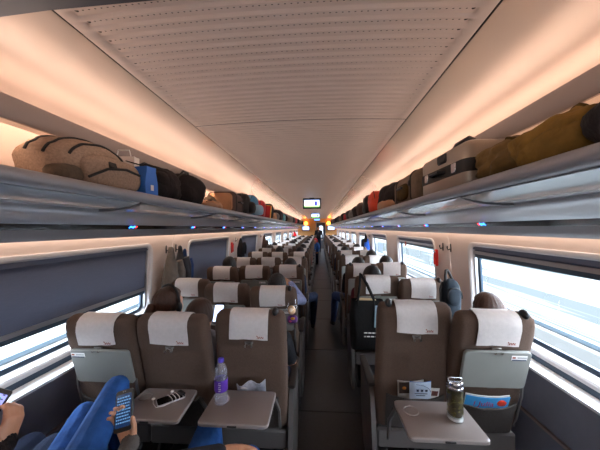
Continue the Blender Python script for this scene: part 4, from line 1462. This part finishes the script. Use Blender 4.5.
for i, (sd, r, j, k) in enumerate(occ):
    c = copy_tree(protos[k])
    c.location = sloc(sd, r, j)
    nm = (seatname[j] if sd == 'L' else ('aisle', 'window')[j])
    c['label'] = '%s passenger in the %s %s seat of the %s row' % (('black haired', 'dark haired', 'bun haired')[k], 'left' if sd == 'L' else 'right', nm, ORD[r])
    if sd == 'R' and r == 2:
        c.location.z = -.03; c.location.z = 0
    for ch in c.children:
        if ch.name.startswith('body'):
            ch.material_slots[1].link = 'OBJECT'
            ch.material_slots[1].material = TOPS[(i * 5 + k) % 6]
# person standing far down the aisle and a child nearer
def standing(s):
    J = dict(hip=(0, 0, .92), chest=(0, .0, 1.24), neck=(0, -.01, 1.43), head=(0, .02, 1.55), shL=(-.18, 0, 1.38), shR=(.18, 0, 1.38), elL=(-.24, -.02, 1.10), elR=(.24, -.02, 1.10),
             wrL=(-.22, .10, .88), wrR=(.22, .10, .88), thL=(-.09, 0, .85), thR=(.09, 0, .85), knL=(-.10, .02, .50), knR=(.10, -.06, .50), anL=(-.10, -.02, .12), anR=(.10, -.14, .12),
             toL=(-.11, .13, .028), toR=(.11, .01, .028))
    return {k: tuple(c * s for c in v) for k, v in J.items()}
person('person in dark clothes standing far down the aisle near the end door', (.10, 17.6, 0), standing(1.02), dict(top=TOPS[0], legs=M_jeand), 'short', M_hairb, .018, rotz=R(180))
person('child in blue jacket standing in the aisle ahead, red hat', (-.02, 11.9, 0), standing(.66), dict(top=cloth('bright_blue_jacket', '#3a63a8'), legs=M_jeand), 'bob', mat('red_hat', '#b02a34', .8), .018, rotz=R(150))

# ------------------------------------------------------------------ small things
def text_mesh(body, size, m, name='lettering', depth=.0004):
    cu = bpy.data.curves.new('t', 'FONT')
    cu.body = body; cu.size = size; cu.extrude = depth; cu.align_x = 'CENTER'; cu.align_y = 'CENTER'
    ob = bpy.data.objects.new('t', cu); COL.objects.link(ob)
    me = bpy.data.meshes.new_from_object(ob.evaluated_get(bpy.context.evaluated_depsgraph_get()))
    bpy.data.objects.remove(ob); bpy.data.curves.remove(cu)
    me.name = name; me.materials.clear(); me.materials.append(m)
    return me
def back_frame(key):
    """world matrix of a seat's reclined back"""
    s = SEATS[key]
    b = [c for c in s.children if c.name.startswith('backrest')][0]
    return Matrix.Translation(s.location) @ Matrix.Translation(b.location) @ b.rotation_euler.to_matrix().to_4x4() @ Matrix.Diagonal((*b.scale, 1))
def at_back(name, label, cat, key, loc, tilt=0, roll=0):
    M = back_frame(key) @ Matrix.Translation(loc)
    root = thing(name, label, cat, M.to_translation())
    root.rotation_euler = (M.to_euler().x + tilt, roll, 0)
    return root
# --- water bottle on the aisle seat's table
M_pet = pane_mat('clear_bottle_plastic', (.90, .91, .95, 1), .12, .9, 1.6)
M_purp = mat('purple_label', '#5a2f9e', .35, var=.15, scale=20)
bt = thing('water_bottle', 'clear water bottle with purple label and cap on left aisle table', 'bottle', (-.379, 1.362, .7175))
bt.scale = (1, 1, .95)
M_pet = mat('frosted_clear_bottle', '#d9d8ea', .12, spec=.8)
M_pet.node_tree.nodes['Principled BSDF'].inputs['Alpha'].default_value = .18
MB().m(M_pet).lathe([(.026, 0), (.031, .003), (.033, .012), (.031, .022), (.033, .032), (.032, .07), (.0335, .085), (.0335, .14), (.032, .150), (.033, .165),
                     (.030, .185), (.022, .204), (.014, .214), (.0125, .222), (.0125, .226)], seg=24).build('bottle_body', bt, ang=60)
MB().m(pane_mat('water', (.93, .94, .98, 1), .05, .5, 2.5)).lathe([(.025, .003), (.030, .006), (.031, .03), (.0305, .12), (.031, .150), (.001, .151)], seg=20).build('water', bt, ang=60)
MB().m(M_purp).lathe([(.0337, .072), (.0342, .074), (.0342, .132), (.0337, .134)], seg=24, cap=False).build('bottle_label', bt, ang=60)
b = MB().m(M_white)
for i, (z, w_) in enumerate(((.124, .010), (.114, .014), (.104, .010), (.094, .014), (.084, .011))):
    b.box((.004, -.0344, z), (w_, .0012, .0022)); b.box((.004 + (i % 2 - .5) * .006, -.0344, z - .002), (.002, .0012, .005))
b.build('label_print', bt)['kind'] = 'stuff'
MB().m(mat('violet_cap', '#4a35b0', .4)).lathe([(.0135, .222), (.0155, .223), (.0155, .238), (.0145, .2405), (.0, .241)], seg=18, cap=False).build('cap', bt)
# --- phone with wound earphones
def flat_phone(name, label, loc, rz):
    ph = thing(name, label, 'phone', loc, (0, 0, rz))
    o = rrect(.066, .135, .010, 4)
    b = MB().m(mat('white_phone_edge', '#cfd0d4', .3, metal=.4))
    b.loft([[(x * .97, y * .98, 0) for x, y in o], [(x, y, .0015) for x, y in o], [(x, y, .0075) for x, y in o]])
    b.build('casing', ph)
    MB().m(mat('black_phone_face', '#050507', .08)).loft([[(x * .95, y * .97, .0074) for x, y in o], [(x * .94, y * .965, .0086) for x, y in o]]).build('screen', ph)
    return ph
ph = flat_phone('phone', 'black phone lying on left middle table wound with white earphones', (-.660, 1.380, .7125), R(-50))
ep = thing('earphones', 'white earphone cord looped around the black phone on the table', 'earphones', (-.660, 1.380, .7125), (0, 0, R(-50)))
b = MB().m(M_white)
pts = []
for i in range(80):
    u = i / 79
    a = u * 2 * math.pi * 3.5
    pts.append((.0365 * math.cos(a), -.012 + .062 * u + .012 * math.sin(a + 1), .0062 + .0062 * max(-.7, min(1, 1.6 * math.sin(a)))))
b.tube(pts, .0019, 6)
b.build('cord', ep)
b = MB().m(M_white)
b.tube([(.036, -.012, .004), (.041, -.04, .003), (.030, -.075, .0028), (-.01, -.082, .0028), (-.044, -.078, .0028)], .0018, 6)
b.build('cord_tail', ep)
for x, y in ((-.050, -.076), (-.062, .018)):
    MB().m(M_white).ell((x, y, .006), (.008, .010, .006)).build('earbud', ep)
MB().m(M_dark).box((.0, .052, .016), (.05, .026, .012), Euler((0, 0, .3)).to_matrix(), bev=.004).build('dark_clip', ep)
# --- glass tumbler with tea leaves
tm_ = thing('tea_tumbler', 'clear glass tumbler with tea leaves and chrome lid on right table', 'tumbler', (.762, 1.305, .7245))
tm_.scale = (.94, .94, .90)
M_tg = pane_mat('tumbler_glass', (.92, .92, .90, 1), .05, .8, 2.2)
MB().m(M_tg).lathe([(.034, 0), (.038, .003), (.0385, .012), (.0375, .026), (.0365, .06), (.0365, .165), (.035, .17)], seg=26).build('glass_body', tm_, ang=60)
MB().m(mat('thick_glass_foot', '#cfd6dc', .08, spec=.8)).lathe([(.033, .0015), (.036, .004), (.0362, .012), (.034, .018)], seg=26).build('glass_foot', tm_, ang=60)
rr = random.Random(4)
b = MB().m(mat('tea_brown', '#3c3113', .5, var=.5, scale=60))
b.lathe([(.029, .022), (.0325, .026), (.033, .05), (.0325, .10), (.032, .138), (.02, .142)], seg=20)
b.build('tea', tm_, ang=60)
b = MB().m(mat('tea_leaf', '#5f5a1f', .6, var=.4, scale=80))
for i in range(70):
    a, z = rr.uniform(0, 6.28), rr.uniform(.03, .15)
    Mq = Euler((rr.uniform(-1, 1), rr.uniform(-1, 1), a)).to_matrix()
    b.box((.0325 * math.cos(a), .0325 * math.sin(a), z), (.003, .012, .006), Mq)
b.build('tea_leaves', tm_)['kind'] = 'stuff'
MB().m(M_chrome).lathe([(.036, .160), (.0378, .162), (.0378, .172), (.036, .174), (.0372, .177), (.0372, .196), (.034, .201), (.0, .2015)], seg=26, cap=False).build('lid', tm_, ang=50)
b = MB().m(M_chrome)
b.tube([(-.032, 0, .196), (-.032, 0, .207), (-.02, 0, .212), (.02, 0, .212), (.032, 0, .207), (.032, 0, .196)], .0035, 7)
b.build('lid_loop', tm_, ang=60)
# --- papers in the pockets
def leaf(root, w_, h_, m, x, z, roll=0, y=0, bend=.012, name='page', th=.002):
    g = []
    for i in range(4):
        v = i / 3
        g.append([(x + (u * w_ / 2) * math.cos(roll) - (v - .5) * h_ * math.sin(roll), y - bend * (1 - u * u) * v - .006 * v, z + (v - .5) * h_ * math.cos(roll) + u * w_ / 2 * math.sin(roll)) for u in (-1, -.5, 0, .5, 1)])
    return MB().m(m).sheet(g, th).build(name, root, ang=60)
lf = at_back('leaflet', 'white and blue folded leaflets in the pocket above the right table', 'leaflet', ('R', 1, 0), (.015, -.066, .235))
leaf(lf, .150, .17, mat('cream_page', '#d7d2cc', .6), -.035, .0, .06, .012)
leaf(lf, .060, .075, mat('dark_photo_page', '#2a1d18', .5, var=.5, scale=30), -.078, .045, .06, -.006, .003, 'dark_page')
MB().m(mat('amber_mark', '#b06a20', .5)).ell((-.080, -.013, .045), (.012, .002, .010)).build('amber_mark', lf)
fr = leaf(lf, .120, .17, mat('pale_blue_page', '#c8d4e6', .6), .010, .012, .05, -.012, .010, 'front_page')
leaf(lf, .118, .012, mat('strong_blue_band', '#2a5db0', .6), .006, .094, .05, -.016, .010, 'blue_band')
b = MB().m(M_navy)
for k in range(3):
    b.box((-.012 + .024 * k, -.0345, .048 + .001 * k), (.012, .002, .012)); b.box((-.012 + .024 * k, -.0350, .055), (.016, .002, .0025))
b.box((.008, -.0335, .030), (.07, .002, .003)); b.box((.006, -.0330, .018), (.05, .002, .003))
b.build('page_print', lf)['kind'] = 'stuff'
b = MB().m(mat('grey_arc', '#7f8ba5', .6))
b.tube([(-.02, -.032, .085), (.02, -.034, .080), (.05, -.030, .062), (.066, -.024, .035)], .0022, 5)
b.build('grey_arc', lf)
leaf(lf, .05, .10, mat('cream_page', '#d7d2cc', .6), .092, .0, -.05, -.004, .002, 'side_page')
leaf(lf, .034, .034, mat('red_green_photo', '#6a3a34', .6, var=.5, scale=60), .092, .018, -.05, -.010, .001, 'photo')
mg = at_back('magazine', 'bright blue magazine with pink lettering in right window pocket', 'magazine', ('R', 1, 1), (-.010, -.068, .198))
leaf(mg, .235, .19, mat('cream_page', '#d7d2cc', .6), .0, .004, -.03, .006, .014, 'pages', .004)
leaf(mg, .235, .19, mat('sky_blue_cover', '#3f9bd8', .4), .0, .0, -.03, -.002, .014, 'cover')
tx = text_mesh('I Julia', .052, mat('magenta_print', '#a8306a', .5))
put('lettering', tx, mg, (-.028, -.0275, .058), (R(96), R(2), 0))
MB().m(mat('red_flower', '#d83a20', .5, var=.3, scale=40)).ell((0, 0, 0), (.024, .003, .020), fn=sup(2.5, 8, .2)).build('red_flower', mg, (.075, -.018, .056))
sb = at_back('snack_packet', 'crumpled silver and navy snack packet in pocket behind left aisle table', 'packet', ('L', 1, 2), (.012, -.084, .262))
g = []
for i in range(7):
    v = i / 6
    g.append([(u * .085, -.012 * math.cos(4 * u + 3 * v) * v - .018 * (1 - u * u), (v - .5) * (.17 + .022 * math.cos(5.2 * u + .5) * v) + (.014 * u * v)) for u in [-1 + k / 5 for k in range(11)]])
MB().m(mat('silver_foil', '#c5c6d0', .3, metal=.25, var=.3, scale=40, bump=.6, bscale=60)).sheet(g, .004).build('packet_body', sb, ang=25)
MB().m(M_navy).sheet([[(u * .070, -.020 * 1 - .016 * (1 - u * u), z) for u in (-1, -.5, 0, .5, 1)] for z in (.0, .036)], .002).build('navy_panel', sb)
MB().m(M_white).ell((0, 0, 0), (.022, .003, .007)).build('white_print', sb, (-.036, -.031, .062))
bk = at_back('booklet', 'small blue and white booklet in the left window seat pocket', 'booklet', ('L', 1, 0), (.125, -.078, .225))
leaf(bk, .075, .13, mat('blue_booklet_cover', '#2f4f9a', .5), 0, .0, .1, 0, .006, 'cover')
leaf(bk, .060, .03, M_white, .004, .044, .1, -.006, .006, 'white_title')
# --- bags hung on seats
M_toteb = mat('black_tote_cloth', '#0d0d10', .95, var=.15, scale=20, bump=.4, bscale=60)
tt = thing('tote_bag', 'black tote bag with white double stripe hanging behind right aisle seat', 'bag', (.548, 2.42, .545))
tt.scale = (1.08, 1, 1.05)
b = MB().m(M_toteb)
rings = []
for z, w_, d_ in ((0, .24, .07), (.02, .26, .10), (.12, .275, .12), (.28, .27, .11), (.38, .262, .085), (.415, .255, .075), (.412, .245, .065), (.36, .24, .07)):
    rings.append([(x + .006 * math.sin(9 * y + z * 20), y * (1 + .12 * math.sin(14 * x + 12 * z)), z) for x, y in rrect(w_, d_, d_ * .42, 5)])
b.loft(rings)
b.build('bag_body', tt, ang=70)
for dy, xs in ((-.036, 0), (.030, .01)):
    b = MB().m(M_toteb)
    pts = [(-.075 + xs, dy, .33), (-.072 + xs, dy, .42), (-.052 + xs, dy * .7 + .02, .53), (-.030 + xs, .165 + dy * .2, .606), (.005 + xs, dy * .7 + .03, .54), (.055 + xs, dy, .42), (.06 + xs, dy, .33)]
    b.tube(pts, .010, 6)
    b.build('handle', tt, ang=70)
for k, z in enumerate((.155, .125)):
    b = MB().m(M_white)
    x = -.03
    rr = random.Random(k)
    while x < .105:
        l = rr.uniform(.012, .03)
        yy_ = -.061 + abs(x) * .02
        b.box((x + l / 2, -.0655 + max(0, abs(x) - .07) * .25, z), (l, .004, .010), bev=.002)
        x += l + .006
    b.build('white_stripe', tt)['kind'] = 'stuff'
b = MB().m(mat('pale_blue_lining', '#86a3b4', .7))
b.sheet([[(.05 + .02 * i + .01 * j, -.062 - .004 * (i % 2), .20 + .18 * j) for i in range(3)] for j in range(2)], .003)
b.build('blue_fold', tt, ang=60)
b = MB().m(mat('white_items', '#cbb68e', .6)).ell((0, 0, .40), (.09, .028, .022), fn=sup(2.5, 4, .2))
b.build('contents', tt)
wb = thing('backpack', 'small denim blue backpack with black straps hanging by the right wall', 'backpack', (1.235, 2.335, .84))
wb.scale = (.82, .9, .86)
M_den = mat('denim_blue_nylon', '#141f29', .95, var=.2, scale=24, bump=.4, bscale=120)
MB().m(M_den).ell((0, 0, .20), (.088, .07, .20), 24, 14, fn=sup(2.7, 7, .05)).build('bag_body', wb, ang=80)
MB().m(M_den).ell((0, 0, 0), (.066, .035, .085), 20, 12, fn=sup(3, 9, .04)).build('front_pocket', wb, (0, -.058, .24), ang=80)
b = MB().m(M_zip)
b.tube([(.07 * math.cos(R(a)), -.078, .24 + .085 * math.sin(R(a))) for a in range(-10, 191, 15)], .0055, 6)
b.build('zip', wb, ang=80)
b = MB().m(M_zip)
b.tube([(-.05, .0, .37), (-.06, -.02, .43), (-.035, .02, .475), (0, .06, .475), (.02, .05, .43), (.03, .02, .38)], .014, 7)
b.build('strap', wb, ang=80)
MB().m(M_zip).tube([(-.07, .02, .36), (-.105, -.0, .30), (-.095, 0, .12), (-.05, .02, .04)], .013, 7).build('strap', wb, ang=80)
M_clear = pane_mat('clear_plastic_bag', (.92, .92, .96, 1), .15, .8, 1.8)
pl = thing('plastic_bag', 'clear plastic bag of snacks hanging beside left aisle seat', 'bag', (-.105, 2.335, .775))
b = MB().m(M_clear)
rings = []
for z, w_, d_ in ((0, .05, .04), (.012, .10, .08), (.06, .125, .10), (.14, .115, .09), (.21, .085, .06), (.26, .045, .03), (.30, .03, .02)):
    rings.append([((w_ / 2) * math.cos(2 * math.pi * k / 22) * (1 + .06 * math.sin(5 * k + z * 30)), (d_ / 2) * math.sin(2 * math.pi * k / 22) * (1 + .06 * math.sin(3 * k)), z) for k in range(22)])
b.loft(rings)
b.build('bag_film', pl, ang=40)
MB().m(M_clear).tube([(-.01, 0, .295), (-.028, .0, .34), (-.03, .03, .385), (-.005, .06, .385), (.01, .03, .34), (.008, 0, .295)], .007, 6).build('handle', pl, ang=80)
s = thing('bread_roll', 'cream round bread roll inside the clear plastic bag', 'bread', (-.110, 2.325, .905))
MB().m(mat('bread_cream', '#e0b98a', .7, var=.2, scale=30)).ell((0, 0, 0), (.036, .028, .040), 18, 10).build('crust', s)
MB().m(mat('bread_pale', '#ecdcc2', .7)).ell((-.002, -.012, .004), (.022, .018, .026), 14, 8).build('cream_top', s)
s = thing('snack_packet', 'purple and yellow snack packet at bottom of clear plastic bag', 'packet', (-.105, 2.33, .825))
MB().m(mat('purple_wrap', '#6a2f86', .4, var=.3, scale=30)).ell((0, 0, 0), (.045, .03, .034), 18, 10, fn=sup(3, 3, .06)).build('wrapper', s)
MB().m(mat('yellow_wrap', '#e8a52a', .4)).ell((.005, -.022, .012), (.022, .012, .013), 12, 8).build('yellow_patch', s)
MB().m(mat('pink_wrap', '#c8487f', .4)).ell((-.015, -.024, -.012), (.014, .010, .012), 12, 8).build('pink_patch', s)
# --- hooks, hammers and coats on the walls
def wall_hook(s, y, label, z=1.405):
    r = thing('wall_hook', label, 'hook', (s * (wallw(z) - .001), y, z))
    MB().m(M_dark).box((-s * .004, 0, 0), (.008, .022, .085), bev=.004).build('back_plate', r)
    MB().m(M_dark).tube([(-s * .006, 0, -.01), (-s * .03, 0, -.02), (-s * .038, 0, .0), (-s * .036, 0, .02)], .006, 7).build('hook', r)
wall_hook(1, 3.0, 'black wall hook nearer the red hammer box, right wall')
wall_hook(1, 2.83, 'black wall hook nearer the first right window, right wall')
wall_hook(-1, 2.71, 'black wall hook above the beige coat, nearer the camera, left wall')
wall_hook(-1, 2.90, 'black wall hook above the beige coat, farther one, left wall')
wall_hook(-1, 5.06, 'black wall hook behind the small black jacket on left wall')
wall_hook(-1, 7.26, 'black wall hook behind the brown jacket on left wall')
wall_hook(1, 7.17, 'black wall hook behind the black and blue jacket on right wall')
wall_hook(-1, 16.02, 'black wall hook behind the red jacket on left wall')
M_redp = mat('red_hammer_box', '#d2281f', .4)
for s, y, lab in ((1, 3.16, 'red emergency hammer box on right wall beside two hooks'), (-1, 4.83, 'red emergency hammer box on left wall beside the black jacket')):
    r = thing('hammer_box', lab, 'hammer box', (s * (wallw(1.27) - .002), y, 1.27))
    MB().m(M_redp).box((-s * .014, 0, 0), (.028, .052, .19), bev=.007).build('case', r)
    MB().m(M_redp).tube([(-s * .035, 0, -.075), (-s * .035, 0, .06)], .010, 8).build('hammer_handle', r)
    MB().m(M_chrome).tube([(-s * .035, -.026, .065), (-s * .035, .026, .065)], [.006, .009], 8).build('hammer_head', r)
    MB().m(M_white).box((-s * .0285, 0, -.088), (.002, .030, .014)).build('white_plate', r)
def coat(name, label, s, y, ztop, length, wid, thick, m, seed, m2=None, sleeves=2, cat='jacket'):
    """a coat hanging by its collar: folded body, collar and sleeves"""
    x0 = s * (wallw(ztop) - .03 - thick * .60)
    r = thing(name, label, cat, (x0, y, ztop - length))
    rr = random.Random(seed)
    a, c = rr.uniform(0, 6), rr.uniform(0, 6)
    b = MB().m(m)
    rings = []
    for i in range(13):
        v = i / 12
        w_ = wid * (.16 + .84 * min(1, (1 - (1 - v) ** 2.2) * 1.02)) * (1 - .10 * max(0, v - .8) * 5)
        t_ = thick * (.45 + .55 * min(1, v * 2))
        ring = []
        for k in range(36):
            th = 2 * math.pi * k / 36
            f = 1 + .13 * v * math.sin(5 * th + a) + .09 * v * math.sin(8 * th + c + 2 * v)
            ring.append((t_ / 2 * math.sin(th) * f, w_ / 2 * math.cos(th) * f, length * (1 - v) + .012 * math.sin(3 * th + a) * v))
        rings.append(ring)
    b.loft(rings)
    o = b.build('coat_body', r, ang=70)
    b = MB().m(m2 or m)
    b.tube([(.0, wid * .09 * math.cos(R(q)), length - .005 + .025 * math.sin(R(q))) for q in range(0, 361, 30)], .016, 7)
    b.build('collar', r, ang=80)
    for q in range(sleeves):
        yy_ = (-1 if q else 1) * wid * .36
        b = MB().m(m2 if (m2 and q) else m)
        b.tube([(-s * thick * .30, yy_ * .55, length * .80), (-s * thick * .44, yy_ * .8, length * .62), (-s * thick * .46, yy_ * .92, length * .38), (-s * thick * .42, yy_ * .98, length * .16)], [.05, .05, .044, .036], 10)
        b.build('sleeve', r, ang=80)
    return r
M_beige = mat('beige_grey_coat', '#645a52', .9, var=.2, scale=16, bump=.4, bscale=60)
M_dk = mat('dark_grey_coat', '#323033', .9, var=.2, scale=16, bump=.4, bscale=60)
coat('coat', 'beige grey coat hanging from a hook between the first two left windows', -1, 2.62, 1.405, .60, .27, .13, M_beige, 3, cat='coat')
coat('coat', 'dark grey coat hanging beside the beige coat on the left wall', -1, 2.82, 1.405, .50, .17, .11, M_dk, 5, cat='coat', sleeves=1)
coat('jacket', 'navy blue jacket edge hanging behind the dark grey coat on left wall', -1, 2.95, 1.36, .42, .10, .09, cloth('navy_jacket', '#2c3f66'), 8, sleeves=1)
coat('jacket', 'small black jacket hanging beside red hammer box on left wall', -1, 5.06, 1.40, .32, .22, .12, TOPS[0], 9)
coat('jacket', 'brown jacket hanging between third and fourth left windows', -1, 7.26, 1.405, .62, .40, .13, cloth('brown_jacket', '#4a3a35'), 12)
coat('jacket', 'bright red jacket hanging far along the left wall', -1, 16.02, 1.40, .50, .50, .16, cloth('bright_red_jacket', '#c8202a'), 14)
coat('jacket', 'black jacket hanging between third and fourth right windows', 1, 7.20, 1.405, .50, .34, .13, TOPS[0], 16)
coat('jacket', 'blue jacket hanging in front of the black jacket on right wall', 1, 7.02, 1.30, .36, .12, .10, cloth('blue_jacket', '#2e58b0'), 18, sleeves=1)

# ------------------------------------------------------------------ outside
def ground_mat():
    m = bpy.data.materials.new('pale_trackside_ground'); m.use_nodes = True
    t = m.node_tree; p = t.nodes['Principled BSDF']
    tcn = t.nodes.new('ShaderNodeTexCoord'); mp = t.nodes.new('ShaderNodeMapping')
    mp.inputs['Scale'].default_value = (1.0, .04, 1)
    n = t.nodes.new('ShaderNodeTexNoise'); n.inputs['Scale'].default_value = .35; n.inputs['Detail'].default_value = 6
    c = t.nodes.new('ShaderNodeValToRGB')
    c.color_ramp.elements[0].position = .48; c.color_ramp.elements[0].color = lin('#3c3f3f')
    c.color_ramp.elements[1].position = .62; c.color_ramp.elements[1].color = lin('#9b9a95')
    t.links.new(tcn.outputs['Object'], mp.inputs['Vector']); t.links.new(mp.outputs[0], n.inputs['Vector'])
    t.links.new(n.outputs['Fac'], c.inputs['Fac']); t.links.new(c.outputs['Color'], p.inputs['Base Color'])
    p.inputs['Roughness'].default_value = 1.0
    p.inputs['Specular IOR Level'].default_value = 0.0
    return m
mb = MB().m(ground_mat())
mb.box((0, 100, -5.2), (900, 900, .4))
g = struct(mb.build('ground'))
mb = MB().m(mat('pale_concrete', '#7d7d7b', 1.0, var=.06, scale=2, spec=.0))
mb.box((0, 60, -1.5), (9.0, 300, .4))
for s in (-1, 1):
    mb.box((s * 4.3, 60, -.78), (.2, 300, 1.05), bev=.03)
struct(mb.build('viaduct'))
mb = MB().m(mat('bluish_steel', '#5a6872', .5, metal=.3))
for s in (-1, 1):
    mb.box((s * 4.3, 60, -.20), (.10, 300, .07))
struct(mb.build('trim_2'))
